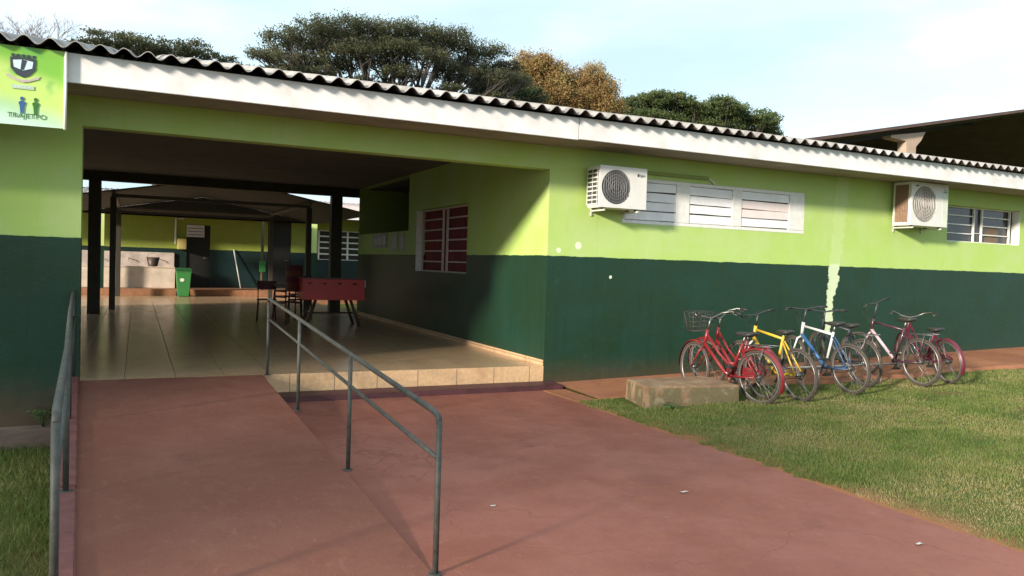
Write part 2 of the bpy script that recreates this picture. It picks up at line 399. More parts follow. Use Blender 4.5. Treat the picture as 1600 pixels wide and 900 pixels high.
# soil strip between wall and lawn
M_DIRT = paving_material('red_soil_strip', (.27, .105, .055), (.36, .15, .078), (.28, .14, .08), bump=.6)
m_ = MB(); vs = []
dx = [.13 + .4*i for i in range(36)]
for x in dx:
    z = max(0, x)*.0255 + .015 + (.035 if x > 3 else .0)
    ye = -1.15 - .12*noise.noise(Vector((x*1.2, 0, 4))) - (.25*min(1, max(0, x-2)/3))
    vs += [(x, -.002, z + .02), (x, ye*.5, z+.015), (x, ye, z - .0), (x, ye - .04, z-.07)]
m_.add(vs, [(i*4+q, i*4+q+1, (i+1)*4+q+1, (i+1)*4+q) for i in range(len(dx)-1) for q in range(3)])
# small apron where the step meets the path corner
m_.box(-.18, .13, -1.15, -.35, -.08, .006)
tag(m_.build('soil_strip', M_DIRT), kind='structure')
# concrete apron under the left wall
m_ = MB(); m_.box(-12, -5.56, -.70, -.002, -.5, -.165)
tag(m_.build('apron', mat('apron_concrete', (.16, .11, .085), .9, .3, 5, bump=.5, bscale=25), bevel=.012), kind='structure')

# ------------------------------------------------------------------ school building
school = empty('school_building', (0, 0, 0), label='long single storey building painted lime over dark green with corrugated roof and open porch', cat='building')
ZTOP = 3.44
def wall_face(mb, P0, U, N, u0, u1, z0, z1, holes, depth, back=True, bu0=None):
    """a wall of given depth with rectangular openings; U along, N outward"""
    U = Vector(U); N = Vector(N); P0 = Vector(P0)
    us = sorted({u0, u1, *[h[0] for h in holes], *[h[1] for h in holes]}); zs = sorted({z0, z1, *[h[2] for h in holes], *[h[3] for h in holes]})
    def inside(u, z): return any(h[0] < u < h[1] and h[2] < z < h[3] for h in holes)
    pt = lambda u, z, d: P0 + U*u + Vector((0,0,z)) - N*d
    for i in range(len(us)-1):
        for j in range(len(zs)-1):
            if inside((us[i]+us[i+1])/2, (zs[j]+zs[j+1])/2): continue
            mb.quad(pt(us[i], zs[j], 0), pt(us[i+1], zs[j], 0), pt(us[i+1], zs[j+1], 0), pt(us[i], zs[j+1], 0))
            if back:
                a = us[i] if bu0 is None else max(us[i], bu0)
                mb.quad(pt(a, zs[j], depth), pt(a, zs[j+1], depth), pt(us[i+1], zs[j+1], depth), pt(us[i+1], zs[j], depth))
    for h in holes:
        a, b_, c_, d_ = h
        mb.quad(pt(a,c_,0), pt(a,d_,0), pt(a,d_,depth), pt(a,c_,depth)); mb.quad(pt(b_,c_,0), pt(b_,c_,depth), pt(b_,d_,depth), pt(b_,d_,0))
        mb.quad(pt(a,c_,0), pt(a,c_,depth), pt(b_,c_,depth), pt(b_,c_,0)); mb.quad(pt(a,d_,0), pt(b_,d_,0), pt(b_,d_,depth), pt(a,d_,depth))
W1 = (1.16, 4.58, 2.23, 2.87); W2 = (8.02, 10.10, 2.26, 2.905); W3 = (2.80, 5.42, 1.42, 2.60)
CLER = (5.90, 9.78, 2.22, 3.335)
m_ = MB()
wall_face(m_, (0,0,0), (1,0,0), (0,-1,0), 0, 15, -.4, ZTOP, [W1, W2], .20, True, .2)
wall_face(m_, (0,0,0), (0,1,0), (-1,0,0), 0, 9.8, -.4, ZTOP, [W3, CLER], .20, True, .2)
m_.quad((0,9.8,-.4), (15,9.8,-.4), (15,9.8,ZTOP), (0,9.8,ZTOP)); m_.quad((15,0,-.4), (15,0,ZTOP), (15,9.8,ZTOP), (15,9.8,-.4))
m_.build('wall', M_WALL, school)
m_ = MB(); m_.box(-12, XL, 0, .20, -.5, ZTOP)
m_.box(-12, -11.8, .2, 9.8, -.5, ZTOP)
m_.build('wall', M_WALL_L, school)
m_ = MB(); m_.box(XL, 0, .002, .20, 2.882, ZTOP); m_.build('beam', M_WALL_L, school)
m_ = MB(); m_.box(-12, 15, 9.86, 10.06, 3.14, ZTOP); m_.build('beam', M_PILLAR, school)
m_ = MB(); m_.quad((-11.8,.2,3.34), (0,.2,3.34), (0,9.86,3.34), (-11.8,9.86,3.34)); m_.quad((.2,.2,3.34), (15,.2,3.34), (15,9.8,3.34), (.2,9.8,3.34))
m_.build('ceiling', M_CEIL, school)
# dark room behind the openings
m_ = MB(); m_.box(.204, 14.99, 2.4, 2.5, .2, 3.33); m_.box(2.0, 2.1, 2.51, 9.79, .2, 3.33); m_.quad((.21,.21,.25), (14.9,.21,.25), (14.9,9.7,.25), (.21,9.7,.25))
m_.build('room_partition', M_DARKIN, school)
for x0, x1, in ((-5.85, -5.61), (-.66, -.40)):
    m_ = MB(); m_.box(x0, x1, 9.84, 10.08, .2, 3.139); m_.build('pillar', M_PILLAR, school, bevel=.01)
# porch floor
m_ = MB(); m_.box(-11.8, -.001, .012, 18.0, -.2, .27)
tag(m_.build('porch_floor', M_TILE), kind='structure')
m_ = MB(); m_.box(-3.60, -.001, -.001, .011, .0625, .268); m_.build('floor_riser', M_RISER, school, bevel=.003)
m_ = MB(); m_.box(XL, -3.60, -.003, .011, .2, .271); m_.build('floor_riser', M_RISER, school, bevel=.002)
m_ = MB(); m_.box(-.014, -.001, .012, 9.8, .2705, .345); m_.build('skirting', M_SKIRT, school, bevel=.003)

# eaves: fascia boards, soffit
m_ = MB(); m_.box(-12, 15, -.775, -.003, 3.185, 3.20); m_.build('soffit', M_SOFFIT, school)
for (x0, x1) in ((-12, -5.64), (-5.632, -.046), (-.038, 5.546), (5.554, 11.1), (11.108, 15)):
    m_ = MB(); m_.box(x0, x1, -.80, -.776, 3.155 + (.01 if x0 > -1 else 0), 3.425 + (.005 if x0 > -1 else 0)); m_.build('fascia_board', M_FASCIA, school, bevel=.004)
# corrugated roof
def corrugated(x0, x1, ys_, zs_, per=.2, amp=.035, th=.008, res=10):
    k = int((x1-x0)/per*res); X_ = [x0 + (x1-x0)*i/k for i in range(k+1)]
    def prof(x): 
        k_ = math.floor((x-x0)/1.0); rs = math.sin(k_*12.9898)*43758.5453; rs -= math.floor(rs)
        return amp*(.93+.12*rs)*math.cos(2*PI*(x-x0)/per) + (rs-.5)*.008 + .004*math.sin(x*.9)
    vs = []; mb = MB()
    for lay in (0, -th):
        for y, z in zip(ys_, zs_):
            for x in X_: vs.append((x, y, z + prof(x) + lay))
    K = k+1; Rw = len(ys_); fs = []
    for L in range(2):
        for j in range(Rw-1):
            for i in range(k):
                a = L*Rw*K + j*K + i; fs.append((a, a+1, a+K+1, a+K))
    for i in range(k):
        fs.append((i, i+1, Rw*K+i+1, Rw*K+i)); e = (Rw-1)*K; fs.append((e+i, e+i+1, Rw*K+e+i+1, Rw*K+e+i))
    mb.add(vs, fs, True)
    return mb
ze = 3.470; RS = .223
rf = corrugated(-12.03, 15.1, [-.93, 1.6], [ze, ze + RS*2.53])
rf2 = corrugated(-12.03, 15.1, [1.45, 4.6], [ze + RS*2.38 + .012, ze + RS*5.53 + .012])
rf3 = corrugated(-12.03, 15.1, [4.6, 11.0], [ze + RS*5.53 + .012, ze - .06])
rf.add(rf2.v, rf2.f, True); rf.add(rf3.v, rf3.f, True)
rf.build('roof', M_ROOF, school)
un = corrugated(-12.03, 15.1, [-.932, 1.45], [ze-.0105, ze-.0105 + RS*2.38], th=.001); un.build('roof_shade_layer', mat('underside_shade', (.035, .03, .028), .95, .4, 5), school)  # thin dark layer below the sheets; shade under the crests put into its colour

# --- window 1: shuttered white louvre window
w = None
def bars_window(parent, x0, x1, z0, z1, yb, panes, rows, m_frame, m_pane, pane_boxes=True): ...
f = MB(); yb = .004
f.box(W1[0]+.002, W1[1]-.002, yb, yb+.05, W1[2]+.002, W1[2]+.05); f.box(W1[0]+.002, W1[1]-.002, yb, yb+.05, W1[3]-.05, W1[3]-.002)
bays = ((1.21, 2.08), (2.32, 3.12), (3.30, 4.26))
for a, b_ in ((W1[0]+.002, 1.21), (2.08, 2.32), (3.12, 3.30), (4.26, W1[1]-.002)):
    f.box(a, b_, yb-.004, yb+.046, W1[2]+.051, W1[3]-.051)
win = f.build('window', M_WFRAME, school, bevel=.003); win['label'] = 'long white window closed with pale slats'
zr = [W1[2]+.052 + (W1[3]-W1[2]-.104)*k/4 for k in range(5)]
rnd = random.Random(3)
for bi, (a, b_) in enumerate(bays):
    for k in range(4):
        p = MB(); t1 = rnd.uniform(-.006, .008); t2 = rnd.uniform(-.008, .010)
        n = 8; vs = []
        for i in range(n+1):
            x = a + .006 + (b_-a-.012)*i/n; s_ = t1 + (t2-t1)*i/n + .005*noise.noise(Vector((x*4, k, bi)))
            zl = zr[k] + .008 + s_; zh = zr[k+1] - .006 + s_*.5
            vs += [(x, yb+.004, zl), (x, yb+.006, zh), (x, yb+.016, zh), (x, yb+.014, zl)]
        p.add(vs, [(i*4+q, i*4+(q+1) % 4, (i+1)*4+(q+1) % 4, (i+1)*4+q) for i in range(n) for q in range(4)] + [(0,1,2,3), (n*4+3, n*4+2, n*4+1, n*4)])
        mm = M_WHITE
        if bi == 2 and k in (1, 2): mm = mat('pink_paper', (.76, .66, .65), .6, .06, 5)
        p.build('slat', mm, win)
p = MB(); p.box(1.2, 4.5, .10, .11, W1[2]+.01, W1[3]-.01); p.build('backing', mat('backing_grey', (.25, .25, .25), .7), win)

# --- window 2: dark louvre window with white bars and white right jamb
f = MB(); yb = .12; X0, X1, Z0, Z1 = W2
for z in (Z0+.012, Z1-.012): f.box(X0+.003, X1-.003, yb, yb+.035, z-.011, z+.011)
for x in (X0+.015, 8.93, 9.16, 9.98): f.box(x-.013, x+.013, yb-.003, yb+.032, Z0+.024, Z1-.024)
for k in (1, 2, 3):
    z = Z0 + (Z1-Z0)*k/4; f.box(X0+.03, 8.915, yb+.002, yb+.028, z-.009, z+.009); f.box(9.175, 9.965, yb+.002, yb+.028, z-.009, z+.009)
f.box(8.945, 9.145, yb+.004, yb+.024, Z0+(Z1-Z0)*.28-.006, Z0+(Z1-Z0)*.28+.006)
win2 = f.build('window', M_WFRAME, school); win2['label'] = 'small dark louvred window with white bars'
p = MB(); p.box(X0+.004, X1-.004, yb+.04, yb+.046, Z0+.003, Z1-.003); p.build('pane', M_GLASSD, win2)
p = MB(); p.box(X1-.014, X1-.001, .002, yb+.03, Z0+.003, Z1-.003); p.build('jamb', M_WFRAME, win2)
p = MB(); p.box(9.30, 9.70, yb+.0385, yb+.0395, Z0+.02, Z0+.32); p.build('curtain', mat('brown_curtain', (.16, .11, .08), .8), win2)

# --- window 3: in the porch wall, red curtain behind white bars
f = MB(); xb = .12; Y0, Y1, Z0, Z1 = W3
for z in (Z0+.015, Z1-.015): f.box(xb, xb+.035, Y0+.003, Y1-.003, z-.014, z+.014)
for y in (Y0+.02, 4.06, 4.27, Y1-.02): f.box(xb-.003, xb+.032, y-.016, y+.016, Z0+.03, Z1-.03)
for k in range(1, 6):
    z = Z0 + (Z1-Z0)*k/6; f.box(xb+.002, xb+.028, Y0+.037, 4.043, z-.012, z+.012); f.box(xb+.002, xb+.028, 4.287, Y1-.037, z-.012, z+.012)
win3 = f.build('window', mat('porch_window_paint', (.60, .50, .46), .5), school); win3['label'] = 'porch window with red curtain behind pale bars'
vs = []; n = 120; p = MB()
for i in range(n+1):
    y = Y0+.005 + (Y1-Y0-.01)*i/n; x = xb+.062 + .012*math.sin(i*.9) + .006*math.sin(i*.37)
    vs += [(x, y, Z0+.002), (x, y, Z1-.002)]
p.add(vs, [(2*i, 2*i+2, 2*i+3, 2*i+1) for i in range(n)], True)
p.build('curtain', mat('red_curtain', (.22, .035, .025), .8, .5, 2.5, col2=(.12, .02, .045)), win3)
p = MB(); p.box(.002, xb-.004, Y1-.012, Y1-.001, Z0+.002, Z1-.002); p.build('jamb', M_WFRAME, win3)

# notices on the porch wall
for (y0, y1, z0, z1, lab, c_) in ((7.35, 8.45, 1.90, 2.20, 'wide grey notice board on the porch wall left of the red curtained window', (.34, .34, .37)),
                              (6.55, 7.05, 1.80, 2.20, 'pale paper poster hung between grey notice board and red curtained window', (.42, .43, .30)),
                              (6.12, 6.42, 1.80, 2.18, 'narrow pale notice nearest to the red curtained window', (.45, .45, .34))):
    p = MB(); p.box(-.022, -.002, y0, y1, z0, z1)
    o = tag(p.build('notice_board', mat('board_%d' % int(y0*100), c_, .6, .15, 6), bevel=.003), lab, 'notice board')
    p = MB()
    for k in range(3):
        yk = y0 + .04 + (y1-y0-.08)*k/3; p.box(-.025, -.0225, yk, yk + (y1-y0)*.24, z0+.05, z1-.05 - .03*k)
    p.build('paper', mat('paper', (.55, .55, .52), .7), o)

# ------------------------------------------------------------------ banner on the eave
bn = empty('banner', (-5.5, -.835, 2.72), label='green printed cloth banner with crest and two figures at left end of eave', cat='banner')
mbn = bpy.data.materials.new('banner_print'); mbn.use_nodes = True; t = NT(mbn); b = t.n['Principled BSDF']
tc = t.n.new('ShaderNodeTexCoord'); sx = t.n.new('ShaderNodeSeparateXYZ'); t.l.new(tc.outputs['Object'], sx.inputs[0])
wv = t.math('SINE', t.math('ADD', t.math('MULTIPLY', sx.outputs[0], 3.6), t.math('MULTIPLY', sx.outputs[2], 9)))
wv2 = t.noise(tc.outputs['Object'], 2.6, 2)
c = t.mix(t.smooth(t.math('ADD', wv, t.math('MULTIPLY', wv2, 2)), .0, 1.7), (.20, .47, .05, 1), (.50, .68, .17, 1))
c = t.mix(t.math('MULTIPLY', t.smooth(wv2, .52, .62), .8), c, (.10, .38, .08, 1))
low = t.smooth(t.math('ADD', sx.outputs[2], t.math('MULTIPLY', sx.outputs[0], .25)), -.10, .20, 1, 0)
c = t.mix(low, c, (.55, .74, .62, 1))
t.l.new(c, b.inputs['Base Color']); b.inputs['Roughness'].default_value = .45
def cloth_y(x, z): return -.0022*math.sin(x*5+z*2) - .001*math.sin(z*13 + x*3)
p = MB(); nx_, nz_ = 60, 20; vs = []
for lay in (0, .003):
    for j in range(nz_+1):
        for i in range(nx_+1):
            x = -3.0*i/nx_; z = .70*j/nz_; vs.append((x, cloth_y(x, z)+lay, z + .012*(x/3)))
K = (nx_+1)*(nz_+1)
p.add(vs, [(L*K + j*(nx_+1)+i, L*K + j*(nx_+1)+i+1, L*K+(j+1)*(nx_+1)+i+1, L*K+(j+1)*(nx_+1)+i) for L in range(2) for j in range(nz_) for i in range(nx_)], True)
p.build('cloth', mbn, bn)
p = MB(); p.tube([(-.012, -.006, -.01), (-.012, -.006, .70)], .013, 8); p.build('hem_rod', mat('banner_white', (.75, .80, .70), .5), bn)
MD = mat('print_dark', (.035, .045, .06), .5); ML = mat('print_pale', (.60, .74, .80), .5); MBL = mat('print_blue', (.03, .10, .25), .5); MGR = mat('print_green', (.03, .14, .02), .5); MRS = mat('print_rose', (.50, .42, .38), .5)
def flat(parent, name, pts, m, y=-.008):
    q = MB(); n = len(pts); q.add([(x, y, z) for x, z in pts] + [(x, y+.002, z) for x, z in pts], [tuple(range(n)), tuple(range(2*n-1, n-1, -1))] + [(i, (i+1) % n, n+(i+1) % n, n+i) for i in range(n)])
    return q.build(name, m, parent)
def ell(cx, cz, rx, rz, n=18, a0=0, a1=2*PI): return [(cx + rx*math.cos(a0+(a1-a0)*i/n), cz + rz*math.sin(a0+(a1-a0)*i/n)) for i in range(n)]
cx = -.345; cz = .52
em = flat(bn, 'emblem', [(cx-.10, cz+.075), (cx-.05, cz+.085), (cx, cz+.078), (cx+.05, cz+.085), (cx+.10, cz+.075), (cx+.095, cz-.02), (cx+.05, cz-.075), (cx, cz-.098), (cx-.05, cz-.075), (cx-.095, cz-.02)], MD, -.006)
flat(em, 'emblem_field', [(cx-.078, cz+.05), (cx, cz+.062), (cx+.078, cz+.05), (cx+.07, cz-.01), (cx, cz-.035), (cx-.07, cz-.01)], ML, -.008)
flat(em, 'emblem_bar', [(cx-.01, cz+.062), (cx+.03, cz+.055), (cx+.005, cz-.03), (cx-.02, cz-.03)], MD, -.010)
for k in range(5): flat(em, 'emblem_tower', [(cx-.09+.04*k, cz+.083), (cx-.065+.04*k, cz+.083), (cx-.065+.04*k, cz+.108), (cx-.09+.04*k, cz+.108)], MD, -.006)
flat(em, 'ribbon', [(cx-.13, cz-.07), (cx-.06, cz-.105), (cx, cz-.118), (cx+.06, cz-.105), (cx+.13, cz-.07), (cx+.12, cz-.10), (cx+.05, cz-.13), (cx, cz-.142), (cx-.05, cz-.13), (cx-.12, cz-.10)], MRS, -.006)
flat(bn, 'caption_bar', [(cx-.085, cz-.20), (cx+.085, cz-.20), (cx+.085, cz-.165), (cx-.085, cz-.165)], mat('print_grey', (.42, .55, .42), .5), -.006)
for fx, m1 in ((cx-.005, MBL), (cx+.10, MGR)):
    fg = flat(bn, 'figure', [(fx-.012, .105), (fx-.018, .17), (fx-.028, .20), (fx-.010, .215), (fx+.010, .215), (fx+.030, .20), (fx+.018, .17), (fx+.012, .105)], m1, -.006)
    flat(fg, 'head', ell(fx, .235, .015, .018), m1, -.006)
text('lettering', 'TRAJETPO', .060, MGR, bn, (cx+.035, -.0035, .082), depth=.0005, sx=1.12)
text('lettering', 'ESCOLA', .028, mat('print_white', (.8, .85, .8), .5), bn, (cx, -.0075, cz-.183), depth=.0005, sx=1.2)

# ------------------------------------------------------------------ air conditioners
def ac_unit(name, loc, W_, H, D, label, fan_col, fins, blades, parentless=True):
    """outdoor condensing unit; origin at the middle of its foot on the wall, front towards -y"""
    e = empty(name, loc, label=label, cat='air conditioner', group='air conditioner condensers on the facade')
    p = MB(); y1 = -.055; y0 = -D
    x0, x1 = -W_/2, W_/2
    p.box(x0, x1, y0+.02, y1, 0, H)
    body = p.build('casing', M_ACW, e, bevel=.012)
    # front panel with round opening
    fr = H*.41; fcx = x0 + fr + W_*.045; fcz = H*.5
    q = MB(); n = 40; ring = [(fcx+fr*math.cos(2*PI*i/n), fcz+fr*math.sin(2*PI*i/n)) for i in range(n)]
    sq = []
    for i in range(n):
        a = 2*PI*i/n; dx_, dz_ = math.cos(a), math.sin(a)
        ts = []
        if dx_ > 1e-6: ts.append((x1-.002-fcx)/dx_)
        if dx_ < -1e-6: ts.append((x0+.002-fcx)/dx_)
        if dz_ > 1e-6: ts.append((H-.002-fcz)/dz_)
        if dz_ < -1e-6: ts.append((.002-fcz)/dz_)
        k = min(ts); sq.append((fcx+dx_*k, fcz+dz_*k))
    for cxx, czz in ((x1-.002, H-.002), (x1-.002, .002), (x0+.002, H-.002), (x0+.002, .002)):
        j = min(range(n), key=lambda i: (sq[i][0]-cxx)**2+(sq[i][1]-czz)**2); sq[j] = (cxx, czz)
    vs = [(x, y0-.001, z) for x, z in ring] + [(x, y0-.001, z) for x, z in sq] + [(x, y0+.018, z) for x, z in ring] + [(x, y0+.018, z) for x, z in sq]
    q.add(vs, [(i, (i+1) % n, n+(i+1) % n, n+i) for i in range(n)] + [(i, 2*n+i, 2*n+(i+1) % n, (i+1) % n) for i in range(n)] + [(n+i, n+(i+1) % n, 3*n+(i+1) % n, 3*n+i) for i in range(n)])
    q.build('front_panel', M_ACW, e)
    q = MB(); q.disc((fcx, y0+.014, fcz), (0,1,0), fr*.985, .006, 40); q.build('fan_well', mat('well_beige', (.26, .23, .20), .6) if fins else M_ACG, e)
    q = MB()
    for k in range(blades):
        a = 2*PI*k/blades; vs = []
        for i in range(7):
            rr = fr*(.16 + .76*i/6)
            for s_ in (-1, 1):
                th = a + s_*(.25 + .16*i/6) + .22*i/6; vs.append((fcx+rr*math.cos(th), y0+.004 + .0035*s_, fcz+rr*math.sin(th)))
        q.add(vs, [(2*i, 2*i+1, 2*i+3, 2*i+2) for i in range(6)], True)
    q.disc((fcx, y0+.003, fcz), (0,1,0), fr*.2, .010, 20)
    q.build('fan', fan_col, e)
    g_ = MB()
    for k in range(1, 6): g_.tube([(fcx+fr*k/5.6*math.cos(2*PI*i/36), y0-.006, fcz+fr*k/5.6*math.sin(2*PI*i/36)) for i in range(36)], .0022, 5, closed=True)
    for k in range(-6, 7):
        xx = fr*k/7; hh = math.sqrt(fr*fr-xx*xx); g_.tube([(fcx+xx, y0-.003, fcz-hh), (fcx+xx, y0-.009, fcz), (fcx+xx, y0-.003, fcz+hh)], .0022, 5)
    g_.build('fan_guard', M_ACW if fins else mat('guard_grey', (.25, .25, .26), .5), e)
    # side coil (left face)
    q = MB()
    if fins:
        q.box(x0-.004, x0-.001, y0+.05, y1-.05, H*.07, H*.93)
        q.build('coil', M_FINS, e)
        q = MB()
        for k in range(9): yy_ = y0+.055 + (y1-y0-.11)*k/8; q.box(x0-.009, x0-.005, yy_-.0015, yy_+.0015, H*.08, H*.92)
        q.build('coil_guard', mat('guard_brown', (.12, .06, .04), .6), e)
    else:
        q.box(x0-.004, x0-.001, y0+.04, y1-.02, H*.06, H*.94); q.build('coil', M_ACG, e)
        q = MB()
        for k in range(9):
            z = H*(.08 + .84*k/8); q.box(x0-.014, x0-.005, y0+.03, y1-.015, z-.008, z+.008)
        for yy_ in (y0+.035, (y0+y1)/2, y1-.02): q.box(x0-.016, x0-.0145, yy_-.006, yy_+.006, H*.06, H*.94)
        q.build('coil_guard', M_ACW, e)
    q = MB(); q.box(x1-.002, x1+.016, y0+.10, y1-.03, H*.12, H*.34); q.build('valve_cover', M_ACW, e, bevel=.004)
    # brackets
    for sx_ in (x0+.10, x1-.12):
        q = MB(); q.box(sx_-.014, sx_+.014, y0+.02, -.001, -.042, -.016)
        q.box(sx_-.014, sx_+.014, -.016, -.001, -.10, .02)
        q.build('bracket', mat('bracket_paint', (.55, .54, .5), .5), e, bevel=.002)
        for yy_ in (y0+.06, y1-.03):
            q = MB(); q.box(sx_-.022, sx_+.022, yy_-.02, yy_+.02, -.016, -.001); q.build('foot', M_BLACK, e)
    q = MB(); q.tube([(x1+.012, y1-.09, H*.25), (x1+.06, y1-.07, H*.22), (x1+.075, y1-.03, H*.35), (x1+.05, -.03, H*.6), (x1+.03, .02, H*.7)], .013, 8); q.build('pipe', M_BLACK, e)
    return e, x0, x1, y0, fcx
a1, x0, x1, y0, _ = ac_unit('air_conditioner', (.925, 0, 2.395), .75, .555, .36, 'smaller white air conditioner condenser with slatted side above left end of the long white window', M_ACG, False, 5)
text('lettering', 'Elgin', .050, MD, a1, (x1-.085, y0-.003, .455), sx=1.2)
p = MB(); p.box(x1-.158, x1-.140, y0-.004, y0-.001, .436, .474); p.build('logo', MD, a1)
a2, x0, x1, y0, fcx = ac_unit('air_conditioner', (6.98, 0, 2.455), .92, .72, .40, 'larger pinkish white air conditioner condenser with brown side coil beside the small dark window', mat('fan_beige', (.36, .31, .28), .5), True, 3)
flat(a2, 'logo', ell(x0+.135, .655, .036, .014), MD, y0-.005)
p = MB(); p.box(x1-.125, x1-.03, y0-.004, y0-.001, .575, .605); p.box(x1-.11, x1-.045, y0-.0035, y0-.001, .622, .634); p.build('nameplate', mat('plate_green', (.20, .30, .24), .5), a2)
p = MB(); p.box(x1-.13, x1-.006, y0-.0022, y0-.001, .02, .56); p.build('label_strip', mat('strip_cream', (.62, .66, .55), .5), a2)

# conduit on wall from the first condenser
cd = MB(); cd.box(1.36, 2.62, -.045, -.002, 2.925, 2.975)
c_ = cd.build('conduit', mat('conduit_paint', (.20, .26, .04), .5), bevel=.006); tag(c_, 'flat green painted conduit running on the wall above the long white window', 'conduit')
cd = MB(); cd.tube([(2.63, -.03, 2.95), (2.68, -.035, 2.93), (2.74, -.03, 2.885), (2.76, .0, 2.88)], .014, 8); cd.build('pipe_end', M_ACW, c_)

# ------------------------------------------------------------------ handrails
def rail(name, label, base, tops, mids, posts, r=.0165, end=None):
    e = empty(name, base, label=label, cat='handrail', group='pipe handrails on both sides of the ramp'); B = Vector(base)
    p = MB(); p.tube([Vector(q)-B for q in tops], r, 12); p.build('top_rail', M_STEEL, e)
    p = MB(); p.tube([Vector(q)-B for q in mids], r*.8, 10); p.build('mid_rail', M_STEEL, e)
    for (a, b_) in posts:
        p = MB(); p.tube([Vector(a)-B, Vector(b_)-B], r*.95, 12); q = p.build('post', M_STEEL, e)
        f_ = MB(); f_.disc(Vector(a)-B+Vector((0,0,.004)), (0,0,1), .035, .008, 12); f_.build('base_plate', M_STEEL, q)
    return e
def rr(y): return redge(y) - .055 + .09 * (1 if y > -5 else 1)
# right rail
Yp = [-.02, -1.78, -3.62, -5.40]; xr_ = [-3.555, -3.535, -3.515, -3.50]
zt = [1.135, 1.035, .925, .825]
def onr(y): 
    return np.interp(-y, [-q for q in Yp], xr_), np.interp(-y, [-q for q in Yp], zt)
tops = [(xr_[0], Yp[0]+.01, ramp_z(0)+.02)] 
tops = [(xr_[0], Yp[0], 1.10), (xr_[0], Yp[0]-.015, 1.128), (xr_[0], Yp[0]-.05, 1.135)]
for y in (-.6, -1.2, -1.78, -2.4, -3.0, -3.62, -4.2, -4.8, -5.28): x_, z_ = onr(y); tops.append((x_, y, z_))
x_, z_ = onr(-5.4)
tops += [(x_, -5.34, z_), (x_, -5.385, z_-.012), (x_, -5.40, z_-.05)]
mids = [(onr(y)[0], y, onr(y)[1]-.225) for y in (-.035, -.6, -1.2, -1.77, -2.4, -3.0, -3.61, -4.2, -4.8, -5.385)]
rail('handrail', 'long two bar pipe handrail standing on the right edge of the ramp', (-3.53, -2.7, .14), tops, mids,
     [((xr_[i], Yp[i], (ramp_z(Yp[i]) if i < 3 else 0)), (xr_[i], Yp[i], zt[i] - (.0 if 0 < i < 3 else .03))) for i in range(4)])
Yl = [-.04, -1.8, -3.65, -5.45]; xl_ = [-5.475, -5.385, -5.275, -5.19]; ztl = [1.19, 1.10, 1.01, .93]
def onl(y): return float(np.interp(-y, [-q for q in Yl], xl_)), float(np.interp(-y, [-q for q in Yl], ztl))
tops = [(xl_[0], Yl[0], 1.16), (xl_[0], Yl[0]-.02, 1.185)] + [(onl(y)[0], y, onl(y)[1]) for y in (-.1, -.9, -1.8, -2.7, -3.65, -4.6, -5.33)] + [(xl_[3], -5.41, .925), (xl_[3], -5.45, .89)]
mids = [(onl(y)[0], y, onl(y)[1]-.26) for y in (-.05, -1.8, -3.65, -5.44)]
rail('handrail', 'two bar pipe handrail on the low curb at the left side of the ramp', (-5.33, -2.7, .14), tops, mids,
     [((xl_[i], Yl[i], max(0, ramp_z(Yl[i]))+.03), (xl_[i], Yl[i], ztl[i] - (0 if 0 < i < 3 else .03))) for i in range(4)], r=.0185)

# ------------------------------------------------------------------ concrete block
p = MB(); zt_ = .255
tp = [(.36, -1.80), (1.57, -2.00), (1.70, -1.28), (.50, -1.20)]
vs = []
for z, o in ((-.05, .012), (zt_*.5, .004), (zt_, 0)):
    for i in range(4):
        a = Vector(tp[i]); b_ = Vector(tp[(i+1) % 4])
        for k in range(8):
            q = a.lerp(b_, k/8); c0 = Vector((1.03, -1.57)); d = (q-c0).normalized(); n0 = noise.noise(Vector((q.x*5, q.y*5, z*6)))
            q = q + d*(o + .014*n0); vs.append((q.x, q.y, z + (.008*n0 if z > .2 else 0)))
fs = [(j*32+i, j*32+(i+1) % 32, (j+1)*32+(i+1) % 32, (j+1)*32+i) for j in range(2) for i in range(32)] + [tuple(range(64, 96))]
p.add(vs, fs)
mc = bpy.data.materials.new('mossy_concrete'); mc.use_nodes = True; t = NT(mc); b = t.n['Principled BSDF']; P, X = t.pos()
c = t.mix(t.smooth(t.noise(P, 4, 7), .35, .65), (.20, .115, .065, 1), (.30, .20, .12, 1))
side = t.smooth(X[2], .22, .25, 1, 0)
c = t.mix(t.math('MULTIPLY', side, t.smooth(t.noise(t.scaled(P, (4, 4, 1)), 1.6, 5), .42, .52)), c, (.125, .10, .05, 1))
c = t.mix(t.math('MULTIPLY', side, t.smooth(t.noise(P, 7, 6), .56, .66)), c, (.21, .165, .10, 1))
t.l.new(c, b.inputs['Base Color']); b.inputs['Roughness'].default_value = .92
t.l.new(t.bump(t.noise(P, 30, 6), .7, .015), b.inputs['Normal'])
tag(p.build('concrete_block', mc, bevel=.012), 'low weathered mossy concrete slab block on the grass edge in front of the red bicycle', 'concrete block')

